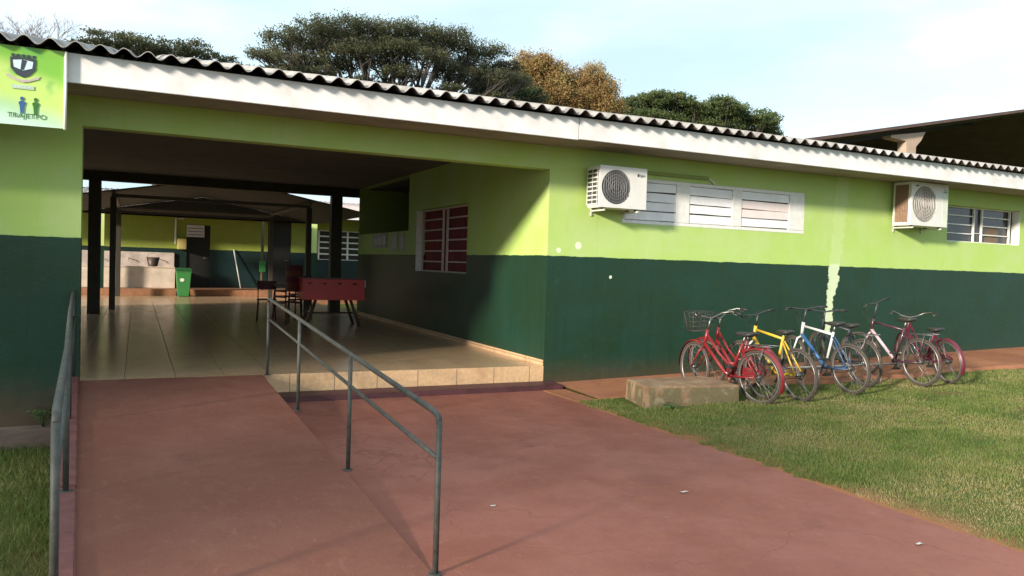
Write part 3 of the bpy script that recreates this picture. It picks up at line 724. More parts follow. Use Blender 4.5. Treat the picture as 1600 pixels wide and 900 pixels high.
# ------------------------------------------------------------------ bicycles
def bike(label, loc, rz, lean, frame_m, kind, fork_m=None, down_m=None, rim_m=M_ALU, tyre_m=M_BLACK, grip_m=M_BLACK, steer=0, rear_m=None, basket=False, guard=None, wheel=.325, seat_z=.90, bar_z=1.02, rack=False, fender=None):
    e = empty('bicycle', loc, rz, label, 'bicycle', 'bicycles parked along the wall'); e.rotation_euler = (R(-lean), 0, rz)
    r_ = wheel; RA = Vector((0, 0, r_)); FA = Vector((1.04, 0, r_)); BB = Vector((.43, 0, .29))
    ST = Vector((.27, 0, .74)); HT = Vector((.80, 0, .83)); HB = Vector((.84, 0, .70))
    if kind == 'step': HT = Vector((.79, 0, .80)); HB = Vector((.85, 0, .62)); ST = Vector((.25, 0, .68))
    def wheel_at(c, nm, st=0, parent=e):
        w_ = bpy.data.objects.new('wheel', None); COL.objects.link(w_); w_.parent = parent; w_.location = c; w_.rotation_euler = (0, 0, st)
        p = MB(); p.tube([(r_*.955*math.cos(2*PI*i/40), 0, r_*.955*math.sin(2*PI*i/40)) for i in range(40)], r_*.06, 8, closed=True); p.build('tyre', tyre_m, w_)
        p = MB()
        prof = [(r_*.90, -.012), (r_*.90, .012), (r_*.862, .010), (r_*.862, -.010)]
        vs = [];
        for i in range(40):
            a = 2*PI*i/40
            for rr_, yy_ in prof: vs.append((rr_*math.cos(a), yy_, rr_*math.sin(a)))
        p.add(vs, [(i*4+q, i*4+(q+1) % 4, ((i+1) % 40)*4+(q+1) % 4, ((i+1) % 40)*4+q) for i in range(40) for q in range(4)], True)
        p.build('rim', rim_m, w_)
        p = MB()
        for k in range(24):
            a = 2*PI*k/24; s_ = 1 if k % 2 else -1; ah = a + .5*s_
            p.tube([(.022*math.cos(ah), .028*s_, .022*math.sin(ah)), (r_*.865*math.cos(a), 0, r_*.865*math.sin(a))], .0016, 4, cap=False)
        p.disc((0,0,0), (0,1,0), .022, .075, 12); p.disc((0,0,0), (0,1,0), .008, .12, 8)
        p.build('spokes', M_CHROME, w_)
        return w_
    wheel_at(RA, 'rear')
    # rear triangle & main frame
    p = MB(); tr = .0165
    if kind == 'step':
        p.tube([HB + Vector((-.01,0,.03)), Vector((.62,0,.42)), Vector((.52,0,.32)), BB], .021, 10)
        p.tube([HT + Vector((0,0,-.03)), Vector((.62,0,.56)), Vector((.47,0,.44)), Vector((.36,0,.45))], .015, 10)
    else:
        p.tube([ST, HT + Vector((.005,0,-.02))], tr, 10)
        if down_m is None: p.tube([BB, HB], .021, 10)
    p.tube([BB, ST + (ST-BB).normalized()*.04], tr, 10)
    p.tube([HB + Vector((.004,0,-.03)), HT + Vector((-.004,0,.03))], .021, 10)
    if rear_m: fr = p.build('frame', frame_m, e); p = MB()
    for s_ in (-1, 1):
        p.tube([ST + Vector((-.01, .015*s_, -.03)), RA + Vector((0, .058*s_, .0))], .010, 8)
        p.tube([BB + Vector((0, .03*s_, 0)), RA + Vector((.25, .05*s_, -.02)), RA + Vector((0, .058*s_, 0))], .011, 8)
    p.disc(BB, (0,1,0), .026, .075, 12)
    if rear_m: p.build('rear_triangle', rear_m, fr)
    else: fr = p.build('frame', frame_m, e)
    if down_m is not None and kind != 'step':
        p = MB(); p.tube([BB, HB], .022, 10); p.build('down_tube', down_m, fr)
    # fork group (steered)
    ax = (HT-HB).normalized()
    fk = bpy.data.objects.new('steering', None); COL.objects.link(fk); fk.parent = e; fk.location = HB
    fk.rotation_mode = 'QUATERNION'
    from mathutils import Quaternion
    fk.rotation_quaternion = Quaternion(ax, R(steer))
    L = lambda v: Vector(v) - HB
    p = MB()
    for s_ in (-1, 1):
        p.tube([L(HB + Vector((.01, .0, -.035))), L(HB + Vector((.02, .05*s_, -.06))), L(HB.lerp(FA, .5) + Vector((-.015, .056*s_, 0))), L(FA + Vector((0, .056*s_, 0)))], [.014, .014, .012, .009], 8)
    fo = p.build('fork', fork_m or frame_m, fk)
    wheel_at(L(FA), 'front', 0, fk)
    p = MB(); top = HT + ax*.05; stem = HT + ax*(bar_z-HT.z)/ax.z*.98
    p.tube([L(HT), L(stem)], .012, 8)
    if kind == 'step':      # swept-back curved handlebar
        pts = [(.0, 0, 0), (.04, .10, .02), (.03, .20, .07), (-.06, .27, .09), (-.20, .30, .07)]
    else:
        pts = [(.03, 0, 0), (.035, .08, .012), (.02, .2, .03), (-.01, .30, .03)]
    bar = [L(stem) + Vector((a, -b_, c_)) for a, b_, c_ in reversed(pts)] + [L(stem) + Vector(q) for q in pts[1:]]
    p.tube(bar, .011, 8); hb = p.build('handlebar', M_CHROME if kind == 'step' else mat('bar_black', (.05, .05, .055), .4, metal=.3), fk)
    for s_ in (-1, 1):
        q0 = Vector(pts[-2]); q1 = Vector(pts[-1]); q0.y *= s_; q1.y *= s_; d = (q1-q0).normalized()
        p = MB(); p.tube([L(stem)+q1-d*.10, L(stem)+q1+d*.012], .016, 8); p.build('grip', grip_m, hb)
        p = MB(); p.tube([L(stem)+q1-d*.11, L(stem)+q1-d*.09+Vector((.04, 0, -.02)), L(stem)+q1-d*.02+Vector((.045, 0, -.025))], .005, 6); p.build('brake_lever', M_CHROME, hb)
    # saddle
    sd = (ST-BB).normalized(); sp = ST + sd*((seat_z-.04-ST.z)/sd.z)
    p = MB(); p.tube([ST, sp], .0125, 8); so = p.build('seat_post', M_CHROME, e)
    vs = []; secs = [(-.13, .055, .012), (-.11, .082, .03), (-.05, .075, .036), (.02, .045, .034), (.09, .024, .03), (.145, .016, .018)]
    for x_, w2, h2 in secs:
        for k in range(10):
            a = 2*PI*k/10; vs.append((sp.x + x_, w2*math.cos(a), sp.z + .02 + (h2*math.sin(a) if math.sin(a) > 0 else h2*.8*math.sin(a)) + (.015 if x_ < -.08 else 0)))
    p = MB(); p.add(vs, [(i*10+k, i*10+(k+1) % 10, (i+1)*10+(k+1) % 10, (i+1)*10+k) for i in range(5) for k in range(10)] + [tuple(range(9, -1, -1)), tuple(50+k for k in range(10))], True)
    p.build('saddle', mat('saddle_black', (.03, .028, .028), .5), e)
    # drivetrain
    p = MB(); rc = .088
    p.tube([BB + Vector((rc*math.cos(2*PI*i/28), -.045, rc*math.sin(2*PI*i/28))) for i in range(28)], .005, 6, closed=True)
    for k in range(5):
        a = 2*PI*k/5; p.tube([BB + Vector((0, -.045, 0)), BB + Vector((rc*math.cos(a), -.045, rc*math.sin(a)))], .006, 6)
    ca = Vector((.10, 0, -.135))
    p.tube([BB + Vector((0,-.06,0)), BB + ca + Vector((0,-.07,0))], .009, 8); p.tube([BB + Vector((0,.06,0)), BB - ca + Vector((0,.07,0))], .009, 8)
    cr = p.build('crank', M_CHROME, e)
    for s_ in (-1, 1):
        q = BB + (ca if s_ < 0 else -ca) + Vector((0, .12*s_, 0)); p = MB(); p.box(q.x-.04, q.x+.04, q.y-.045, q.y+.045, q.z-.011, q.z+.011); p.build('pedal', M_BLACK, cr, bevel=.003)
    p = MB(); d1 = .036
    p.tube([BB + Vector((0, -.045, rc)), RA + Vector((0, -.045, d1))], .0045, 5); p.tube([BB + Vector((0, -.045, -rc)), RA + Vector((0, -.045, -d1))], .0045, 5)
    p.disc(RA + Vector((0, -.045, 0)), (0,1,0), .036, .008, 14)
    p.build('chain', mat('chain', (.12, .10, .085), .5, metal=.7), e)
    if guard:
        p = MB(); vs = []
        prof = [(BB.x+.12, BB.z+.03), (BB.x+.09, BB.z+.10), (BB.x, BB.z+.12), (RA.x+.05, RA.z+.075), (RA.x-.03, RA.z+.05), (RA.x-.03, RA.z+.01), (BB.x-.05, BB.z+.02), (BB.x+.02, BB.z-.03), (BB.x+.11, BB.z-.02)]
        n = len(prof); p.add([(a, -.062, c_) for a, c_ in prof] + [(a, -.050, c_) for a, c_ in prof], [tuple(range(n)), tuple(range(2*n-1, n-1, -1))] + [(i, (i+1) % n, n+(i+1) % n, n+i) for i in range(n)])
        p.build('chain_guard', guard, e, bevel=.003)
    if fender:
        def fend(c, a0, a1, par):
            q = MB(); vs = []; n = 18
            for i in range(n+1):
                a = R(a0 + (a1-a0)*i/n)
                for yy_, rd in ((-.030, r_*1.03), (-.015, r_*1.085), (.015, r_*1.085), (.030, r_*1.03)): vs.append((c.x+rd*math.cos(a), yy_, c.z+rd*math.sin(a)))
            q.add(vs, [(i*4+k, i*4+k+1, (i+1)*4+k+1, (i+1)*4+k) for i in range(n) for k in range(3)], True)
            return q.build('fender', fender, par)
        fend(RA, 45, 205, e); fend(L(FA), -5, 115, fk)
    if rack:
        p = MB()
        for s_ in (-1, 1):
            p.tube([Vector((.18, .06*s_, .70)), Vector((-.25, .06*s_, .72))], .006, 6); p.tube([Vector((-.12, .06*s_, .715)), RA + Vector((0, .065*s_, 0))], .005, 6)
        for k in range(5): p.tube([Vector((.12-.09*k, -.06, .705+.003*k)), Vector((.12-.09*k, .06, .705+.003*k))], .004, 6)
        p.build('rack', mat('rack_grey', (.12, .12, .12), .4, metal=.6), e)
    if basket:
        p = MB(); c0 = L(HT) + Vector((.20, 0, .12))
        def ring(z, sx_, sy_): return [c0 + Vector((sx_*a, sy_*b_, z)) for a, b_ in ((-1,-1),(-.3,-1),(.5,-1),(1,-.7),(1,0),(1,.7),(.5,1),(-.3,1),(-1,1),(-1,0))]
        lv = [(-.12, .10, .13), (-.06, .112, .145), (0, .122, .157), (.06, .132, .17), (.12, .142, .182)]
        for z, a, b_ in lv: p.tube(ring(z, a, b_), .0035, 5, closed=True)
        for k in range(10): p.tube([ring(z, a, b_)[k] for z, a, b_ in lv], .003, 5)
        for k in range(-4, 5): p.tube([c0 + Vector((-.10, .03*k, -.12)), c0 + Vector((.10, .03*k, -.12))], .003, 5)
        for k in range(-3, 4):
            for z0_ in (-.09, -.03, .03, .09): p.tube([c0 + Vector((.145*.9, .045*k, z0_-.03)), c0 + Vector((.145*.93, .045*k, z0_+.03))], .0025, 4)
        p.build('basket', mat('basket_wire', (.05, .04, .04), .5), fk)
    p = MB(); hb0 = L(stem) + Vector((.03, -.22, .03)); hb1 = L(stem) + Vector((.03, .22, .03)); low = L(HT) + Vector((.07, 0, .02))
    for h0_, q in ((hb0, .03), (hb1, -.03)): p.tube([h0_, h0_ + Vector((.09, q, .01)), low + Vector((.06, q, .08)), low + Vector((-.02, q*.5, -.05)), low + Vector((-.03, 0, -.12))], .0028, 5)
    p.build('brake_cable', M_BLACK, fk)
    p = MB(); p.tube([Vector((.10, -.06, .26)), Vector((.02, -.20, .012))], .006, 6); p.build('kickstand', M_CHROME, e)
    return e
RED = mat('bike_red', (.20, .013, .018), .35, .15, 9, coat=.3); YEL = mat('bike_yellow', (.55, .36, .03), .35, .1, 9, coat=.3)
WHT = mat('bike_white', (.56, .56, .56), .35, .06, 9, coat=.3); BLU = mat('bike_blue', (.025, .10, .25), .4, .2, 9)
DRK = mat('bike_plum', (.055, .018, .030), .35, .2, 9, coat=.3); PNK = mat('bike_pale_pink', (.50, .38, .40), .4, .1, 9); MAR = mat('bike_maroon', (.11, .012, .03), .4, .15, 9)
TYB = mat('dusty_tyre', (.055, .043, .036), .9, .3, 20)
bike('red step through bicycle with wire basket and red mudguards, nearest to the concrete block', (1.80, -2.10, .03), R(98), 5, RED, 'step', guard=RED, basket=True, fender=RED, steer=-14, bar_z=.98, rack=True, tyre_m=TYB, seat_z=.84)
bike('yellow framed bicycle with white head and red seat, third from the concrete block', (2.36, -2.18, .05), R(84), 5, YEL, 'mtb', fork_m=WHT, steer=12, tyre_m=TYB, guard=None, seat_z=.84, bar_z=1.0)
bike('second red bicycle without basket squeezed between the front red one and the yellow one', (2.08, -1.86, .04), R(88), 6, RED, 'step', guard=RED, fender=RED, steer=10, bar_z=.95, tyre_m=TYB, seat_z=.80)
bike('white framed bicycle with blue lower tube in front of the peeled wall streak', (3.34, -2.09, .085), R(86), 6, WHT, 'mtb', down_m=BLU, rear_m=mat('bike_navy', (.03, .07, .15), .4, .3, 9), steer=-10, tyre_m=TYB, fork_m=WHT, bar_z=1.04)
bike('dark old bicycle half hidden between the white one and the plum one', (3.95, -1.80, .11), R(80), 6, mat('bike_dark', (.03, .035, .045), .45), 'mtb', steer=-18, tyre_m=TYB, seat_z=.82, bar_z=.96, rack=True)
bike('plum and pale pink bicycle with raised handlebar, right of the white one', (4.70, -2.07, .13), R(85), 5, DRK, 'mtb', down_m=PNK, fork_m=PNK, steer=16, tyre_m=TYB, bar_z=1.08, rack=True)
bike('maroon bicycle with mudguards at the far right end of the row', (5.22, -2.10, .15), R(72), 6, MAR, 'step', guard=MAR, fender=MAR, steer=-20, tyre_m=TYB, wheel=.30, bar_z=.86, seat_z=.74)
# low rack bar the bikes stand at
p = MB(); p.tube([(-1.9, 0, .27), (1.9, .06, .27)], .016, 8)
rk = empty('bicycle_rack', (3.9, -1.62, .10), 0, 'low pale steel tube rack running behind the parked bicycles', 'bicycle rack')
p.build('rail', mat('rack_steel', (.42, .36, .34), .45, metal=.4), rk)
for x_ in (-1.85, -.6, .6, 1.85):
    p = MB(); p.tube([(x_, .03, -.02), (x_, .03, .27)], .014, 8); p.build('post', mat('rack_steel', ()), rk)

# ------------------------------------------------------------------ things inside the porch
# table football
RT = mat('table_red', (.60, .025, .028), .4, .12, 6); WD = mat('dark_wood', (.10, .045, .03), .6, .3, 6)
tf = empty('football_table', (-1.40, 6.45, .27), R(-2), 'red table football cabinet standing on crossed legs in the middle of the porch', 'football table')
p = MB(); w_, d_ = 1.20, .68
for a in ((-w_/2, w_/2, -d_/2, -d_/2+.025), (-w_/2, w_/2, d_/2-.025, d_/2), (-w_/2, -w_/2+.025, -d_/2+.026, d_/2-.026), (w_/2-.025, w_/2, -d_/2+.026, d_/2-.026)): p.box(*a, .53, .93)
p.box(-w_/2+.026, w_/2-.026, -d_/2+.026, d_/2-.026, .60, .62); p.build('cabinet', RT, tf, bevel=.006)
p = MB(); p.box(-w_/2+.03, w_/2-.03, -d_/2+.03, d_/2-.03, .622, .63); p.build('pitch', mat('pitch_green', (.03, .12, .04), .6), tf)
p = MB()
p.box(-w_/2-.015, w_/2+.015, -d_/2-.012, -d_/2+.04, .932, .955); p.box(-w_/2-.015, w_/2+.015, d_/2-.04, d_/2+.012, .932, .955); p.build('top_trim', mat('trim_red', (.16, .02, .02), .4), tf, bevel=.004)
for sx_ in (-1, 1):
    for sy_ in (-1, 1):
        p = MB(); p.tube([(sx_*.34, sy_*.26, .53), (sx_*.52, sy_*.30, .0)], .030, 8); p.build('leg', WD, tf)
p = MB()
for sx_ in (-1, 1): p.tube([(sx_*.44, -.27, .26), (sx_*.44, .27, .26)], .018, 8)
p.tube([(-.44, 0, .26), (.44, 0, .26)], .018, 8); p.build('stretcher', WD, tf)
for k in range(8):
    x_ = -.50 + k*.143; s_ = -1 if k % 2 else 1
    p = MB(); p.tube([(x_, -d_/2-.20 if s_ > 0 else -d_/2-.06, .86), (x_, d_/2+(.06 if s_ > 0 else .2), .86)], .008, 8); rd = p.build('rod', M_CHROME, tf)
    p = MB(); yy_ = s_*(-d_/2-.22); p.tube([(x_, yy_-.05, .86), (x_, yy_+.05, .86)], .018, 8); p.build('grip', M_BLACK, rd)
    for q in (-.18, 0, .18):
        p = MB(); p.box(x_-.012, x_+.012, q-.02, q+.02, .78, .90); p.build('player', MBL if k % 2 else RT, rd)
p = MB(); p.box(w_/2+.001, w_/2+.03, -.30, -.22, .78, .92); p.build('ball_tray', mat('tray_white', (.6, .58, .5), .5), tf, bevel=.004)
# stacked wooden chairs
CW = mat('chair_wood', (.16, .05, .03), .5, .35, 8); CM = mat('chair_metal', (.05, .04, .045), .4, metal=.4); CP = mat('chair_wine', (.12, .02, .035), .5)
def chair(loc, rz, label, grp='school chairs stacked beside the football table', wood=CW):
    e = empty('school_chair', loc, rz, label, 'chair', grp)
    p = MB(); p.box(-.20, .20, -.20, .20, .43, .448); p.build('seat', wood, e, bevel=.006)
    vs = []; p = MB(); n = 8
    for i in range(n+1):
        a = (i/n-.5)*2; x_ = .19*a; y_ = .20 + .035*(1-a*a)
        vs += [(x_, y_, .66), (x_, y_+.02, .84), (x_, y_+.033, .84), (x_, y_+.013, .66)]
    p.add(vs, [(i*4+k, i*4+(k+1) % 4, (i+1)*4+(k+1) % 4, (i+1)*4+k) for i in range(n) for k in range(4)] + [(0,1,2,3), (n*4+3, n*4+2, n*4+1, n*4)]); p.build('backrest', wood, e)
    for sx_ in (-1, 1):
        p = MB(); p.tube([(sx_*.19, -.21, 0), (sx_*.17, -.18, .42)], .011, 8); p.build('leg', CM, e)
        p = MB(); p.tube([(sx_*.19, .24, 0), (sx_*.17, .19, .42), (sx_*.17, .215, .84)], .011, 8); p.build('leg', CM, e)
    p = MB()
    for sx_ in (-1, 1): p.tube([(sx_*.17, -.18, .42), (sx_*.17, .19, .42)], .010, 8)
    p.tube([(-.17, -.18, .42), (.17, -.18, .42)], .010, 8); p.build('seat_frame', CM, e)
    return e
chair((-2.15, 7.0, .27), R(205), 'lowest reddish wooden chair of the stack left of the football table')
chair((-2.155, 7.005, .385), R(206), 'lower wine coloured chair of the stack left of the football table', wood=CP)
chair((-2.15, 7.01, .50), R(204), 'third reddish chair from the floor in the stack left of the football table')
chair((-2.152, 7.015, .615), R(205), 'topmost wine coloured chair of the stack left of the football table', wood=CP)
chair((-2.42, 7.9, .27), R(170), 'single dark chair standing behind the chair stack', 'school chairs on the porch', CP)
chair((-1.72, 8.0, .27), R(190), 'lower chair of the low pair behind the left end of the football table', 'school chairs on the porch', CW)
chair((-1.72, 8.01, .385), R(192), 'upper chair of the low pair behind the left end of the football table', 'school chairs on the porch', CP)
# small white thing on top of the chair stack
p = MB(); p.lathe([(0, 0), (.035, 0), (.04, .05), (.03, .09), (0, .09)], n=12); o = p.build('cup', mat('cup_white', (.6, .6, .6), .4), loc=(-2.15, 6.98, 1.066)); tag(o, 'small white cup on the seat of the topmost stacked chair', 'cup')

# ------------------------------------------------------------------ courtyard canopy
cp = empty('courtyard_canopy', (-3, 14.4, .27), 0, 'dark gabled metal canopy on slim posts over the courtyard behind the porch', 'canopy')
M_CAN = mat('canopy_sheet', (.045, .045, .045), .7, .2, 2)
p = MB(); ap = 3.46-.27; sl = .186; hw = 3.65; 
for yc0, yc1 in ((-3.4, 3.4),):
    for th in (0, .03):
        p.quad((-hw, yc0, ap-sl*hw+th), (0, yc0, ap+th), (0, yc1, ap+th), (-hw, yc1, ap-sl*hw+th)); p.quad((0, yc0, ap+th), (hw, yc0, ap-sl*hw+th), (hw, yc1, ap-sl*hw+th), (0, yc1, ap+th))
    for y_ in (yc0, yc1):
        p.quad((-hw, y_, ap-sl*hw), (0, y_, ap), (0, y_, ap+.03), (-hw, y_, ap-sl*hw+.03)); p.quad((0, y_, ap), (hw, y_, ap-sl*hw), (hw, y_, ap-sl*hw+.03), (0, y_, ap+.03))
p.build('roof', M_CAN, cp)
p = MB(); p.add([(-hw, 3.36, 2.55), (hw, 3.36, 2.55), (hw, 3.36, ap-sl*hw-.004), (0, 3.36, ap-.004), (-hw, 3.36, ap-sl*hw-.004)], [(0,1,2,3,4)]); p.build('gable_panel', M_CAN, cp)
p = MB()
for y_ in (-3.1, 3.1):
    p.box(-2.45, 2.12, y_-.03, y_+.03, 2.62, 2.70)
p.box(-2.45, -2.37, -3.3, 3.3, 2.702, 2.76); p.box(2.05, 2.12, -3.3, 3.3, 2.702, 2.76)
p.build('truss', mat('truss_grey', (.14, .13, .11), .6), cp)
for x_ in (-2.41, 2.08):
    for y_ in (-3.1, 3.1):
        p = MB(); p.box(x_-.065, x_+.065, y_-.065, y_+.065, 0, 2.619); p.build('post', mat('canopy_post', (.045, .04, .03), .5), cp, bevel=.006)

# ------------------------------------------------------------------ far wing behind the courtyard
fw = empty('far_wing', (0, 20, 0), 0, 'lime and dark green school wing with dark doorways behind the courtyard', 'building')
o_ = Vector((0, 20, 0))
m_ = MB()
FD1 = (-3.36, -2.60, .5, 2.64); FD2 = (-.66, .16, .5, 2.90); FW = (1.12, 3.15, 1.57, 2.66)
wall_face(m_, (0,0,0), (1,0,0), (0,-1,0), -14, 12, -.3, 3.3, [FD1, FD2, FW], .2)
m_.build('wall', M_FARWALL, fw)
m_ = MB(); m_.box(-14, 12, -1.98, -.001, -.25, .48); m_.build('walkway', mat('brick_red_floor', (.30, .14, .07), .6, .25, 4), fw)
m_ = MB(); m_.box(-14, 12, -1.7, -1.66, 3.02, 3.22); m_.build('fascia_board', M_FASCIA, fw)
m_ = MB(); m_.box(-14, 12, -1.65, 0, 3.06, 3.08); m_.build('soffit', M_SOFFIT, fw)
rf = corrugated(-14, 12, [-1.8, 4.0], [3.27, 4.0], res=6); rf.add([(-14, 4.0, 4.0), (12, 4.0, 4.0), (12, 9, 3.3), (-14, 9, 3.3)], [(0,1,2,3)]); rf.build('roof', mat('clay_roof', (.42, .34, .32), .9, .2, 3), fw)
m_ = MB(); m_.box(-14, 12, .6, .7, .3, 3.2); m_.build('room_partition', M_DARKIN, fw)
for i, (x0, x1, z0, z1) in enumerate((FD1, FD2)):
    m_ = MB(); m_.box(x0+.002, x1-.002, .05, .09, z0, z1-.002); dr = m_.build('door', mat('door_dark', (.009, .009, .009), .5), fw)
    m_ = MB(); m_.tube([(x1-.08, .02, z0+1.0), (x1-.20, .02, z0+1.0)], .012, 8); m_.build('handle', M_CHROME, dr)
m_ = MB(); X0, X1, Z0, Z1 = FW
for z in [Z0+(Z1-Z0)*k/5 for k in range(6)]: m_.box(X0+.01, X1-.01, .02, .05, max(z-.025, Z0+.002), min(z+.025, Z1-.002))
for x in (X0+.04, X0+.55, X0+.62+.5, X1-.45, X1-.04): m_.box(x-.03, x+.03, .014, .056, Z0+.03, Z1-.03)
w4 = m_.build('window', M_WFRAME, fw); m_ = MB(); m_.box(X0+.002, X1-.002, .10, .11, Z0+.002, Z1-.002); m_.build('pane', M_GLASSD, w4)
for x_ in (-5.92, .66):
    m_ = MB(); m_.box(x_-.09, x_+.09, -1.65, -1.47, .481, 3.059); m_.build('pillar', wall_material('far_pillar%d' % int(x_*10), split=1.8, base_dirt=False, lime=(.50, .62, .2, 1)), fw)
m_ = MB(); m_.tube([(-3.72, -.06, 1.95), (-3.72, -.06, 2.82), (-3.45, -.06, 2.84)], .03, 8); m_.build('downpipe', M_WFRAME, fw)
# sign over the first door
sg = MB(); sg.box(-3.36, -2.80, -.04, -.002, 2.22, 2.63); sgo = tag(sg.build('notice_board', mat('sign_white', (.62, .63, .66), .6), loc=(0, 20, 0)), 'white lined notice above the dark doorway behind the courtyard', 'notice board')
sg = MB()
for k in range(3): sg.box(-3.33, -2.83, -.044, -.0405, 2.28+.11*k, 2.32+.11*k)
sg.build('printed_lines', mat('sign_grey', (.25, .25, .28), .6), sgo)
sg = MB(); sg.box(-3.66, -3.38, -.30, -.002, 1.78, 2.14); tag(sg.build('meter_box', mat('box_yellow', (.50, .42, .14), .6), loc=(0, 20, 0), bevel=.01), 'small yellowish box on the far wall beside the dark doorway', 'box')
# wash trough
wt = empty('wash_trough', (-5.05, 19.0, .48), 0, 'long pale tiled washing trough with back panel against the far wall', 'wash trough')
MT = mat('pale_tile', (.62, .52, .42), .4, .18, 3); MT2 = mat('pale_marble', (.50, .42, .38), .5, .3, 3)
p = MB(); p.box(-1.6, 1.30, -.10, -.04, 0, .66); p.box(-1.6, -1.54, -.039, .90, 0, .66); p.box(1.24, 1.30, -.039, .90, 0, .66); p.box(-1.539, 1.239, -.039, .90, .40, .44); p.box(-1.6, 1.3, -.12, -.02, .662, .70)
p.build('basin', MT, wt, bevel=.01)
p = MB(); p.box(-1.6, 1.30, .92, .985, 0, 1.17); p.build('backsplash', MT2, wt)
for x_ in (-1.0, -.1, .8):
    p = MB(); p.tube([(x_, .91, .95), (x_, .80, .95), (x_, .78, .90)], .014, 8); p.build('tap', M_CHROME, wt)
p = MB(); p.lathe([(0, 0), (.13, 0), (.19, .30), (.20, .30), (.14, .01)], n=18); p_o = p.build('bucket', mat('bucket_brown', (.06, .04, .03), .5), loc=(-4.42, 19.0, 1.184)); tag(p_o, 'dark bucket standing on the rim of the washing trough', 'bucket')
p = MB(); p.tube([(-.19, 0, .29), (-.12, 0, .40), (0, 0, .44), (.12, 0, .40), (.19, 0, .29)], .006, 6); p.build('handle', M_CHROME, p_o)
# green bin
bn2 = empty('waste_bin', (-3.56, 18.18, .28), 0, 'bright green lidded waste bin in front of the washing trough', 'bin'); bn2.location.y = 17.6; bn2.scale = (.86, .86, .95)
p = MB(); prof = []
vs = []
for z, w2 in ((0, .18), (.10, .20), (.78, .255), (.80, .27), (.84, .27)):
    for k in range(4):
        sx_, sy_ = ((-1,-1),(1,-1),(1,1),(-1,1))[k]; vs.append((sx_*w2, sy_*w2, z))
p.add(vs, [(j*4+k, j*4+(k+1) % 4, (j+1)*4+(k+1) % 4, (j+1)*4+k) for j in range(4) for k in range(4)] + [(3,2,1,0), (16,17,18,19)]); p.build('body', M_PLASTIC, bn2, bevel=.015)
p = MB(); vs = []
for z, w2, w3 in ((.845, .285, .285), (.90, .28, .28), (.95, .20, .22)):
    for sx_, sy_ in ((-1,-1),(1,-1),(1,1),(-1,1)): vs.append((sx_*w2, sy_*w3, z))
p.add(vs, [(j*4+k, j*4+(k+1) % 4, (j+1)*4+(k+1) % 4, (j+1)*4+k) for j in range(2) for k in range(4)] + [(3,2,1,0), (8,9,10,11)]); p.build('lid', M_PLASTICD, bn2, bevel=.012)
for sx_ in (-1, 1):
    p = MB(); p.disc((sx_*.22, .22, .08), (1,0,0), .08, .05, 16); p.build('wheel', M_BLACK, bn2)
flat(bn2, 'sticker', ell(-.06, .55, .075, .06), mat('sticker_white', (.7, .75, .7), .5), -.246)
# stick leaning on the far wall
p = MB(); p.tube([(.0, -.35, 0), (-.22, -.02, 1.35)], .022, 8); tag(p.build('leaning_pole', mat('pole_silver', (.5, .5, .5), .4), loc=(-1.60, 19.98, .484)), 'pale pole leaning on the dark green far wall between the doorways', 'pole')
p = MB(); p.tube([(0, 0, 0), (0, 0, 2.55)], .05, 10); po = tag(p.build('courtyard_post', mat('post_olive', (.10, .09, .05), .6), loc=(-1.08, 18.3, .484)), 'thin olive post standing on the far walkway between the doorways', 'post')
p = MB(); p.box(-.10, .10, -.075, -.052, .62, .98); p.build('green_plate', M_PLASTIC, po)

# ------------------------------------------------------------------ sports hall roof far right
sh = empty('sports_hall', (36, 22, 0), 0, 'large open sided sports hall with dark roof and pale concrete columns far right', 'building')
sl2 = .1975
p = MB(); 
def shz(x): return 8.75 + sl2*(x-27.65) 
xa, xb_ = 12, 50
dy_ = 42
M_SHR = mat('hall_roof', (.085, .050, .042), .8, .3, 1)
for th in (0, .18):
    p.quad((xa-36, 0, shz(xa)+th), (xb_-36, 0, shz(xb_)+th), (xb_-36, dy_, shz(xb_)+th), (xa-36, dy_, shz(xa)+th))
p.quad((xa-36, 0, shz(xa)), (xb_-36, 0, shz(xb_)), (xb_-36, 0, shz(xb_)+.18), (xa-36, 0, shz(xa)+.18))
p.quad((xa-36, dy_, shz(xa)), (xa-36, dy_, shz(xa)+.18), (xb_-36, dy_, shz(xb_)+.18), (xb_-36, dy_, shz(xb_)))
p.quad((xb_-36, 0, shz(xb_)), (xb_-12, 0, shz(xb_)-4.7), (xb_-12, dy_, shz(xb_)-4.7), (xb_-36, dy_, shz(xb_)))
p.build('roof', M_SHR, sh)
p = MB()
Mr = lambda y: Matrix.Translation((xa-36, y, shz(xa)-.32)) @ Matrix.Rotation(-math.atan(sl2), 4, 'Y')
for y_ in (6, 12, 18, 24, 30, 36): p.box(0, 38.6, -.12, .12, 0, .25, Mr(y_))
p.build('truss', mat('hall_truss', (.04, .035, .035), .7), sh)
p = MB()
for k in range(16):
    x_ = 14 + 2.3*k; p.box(x_-36-.04, x_-36+.04, .2, dy_-.2, shz(x_)-.07, shz(x_)-.012)
p.build('purlin', mat('hall_purlin', (.16, .14, .13), .6), sh)
MCL = mat('hall_column', (.42, .31, .24), .8, .12, 2)
for k, (x_, y_) in enumerate(((36.5, .6), (36.5, 40))):
    zt_ = shz(x_) - .35
    p = MB(); p.box(x_-36-.42, x_-36+.42, y_, y_+.6, 0, zt_-.75)
    vs = [(x_-36-1.75, y_, zt_-.42), (x_-36-1.75, y_, zt_+.02-sl2*1.5), (x_-36+1.2, y_, zt_+.02+sl2*.9), (x_-36+.85, y_, zt_-.35), (x_-36+.42, y_, zt_-.752), (x_-36-.42, y_, zt_-.752), (x_-36-.44, y_, zt_-.50)]
    p.add(vs + [(a, b_+.6, c_) for a, b_, c_ in vs], [tuple(range(7)), tuple(range(13, 6, -1))] + [(i, (i+1) % 7, 7+(i+1) % 7, 7+i) for i in range(7)])
    p.build('column', MCL, sh)
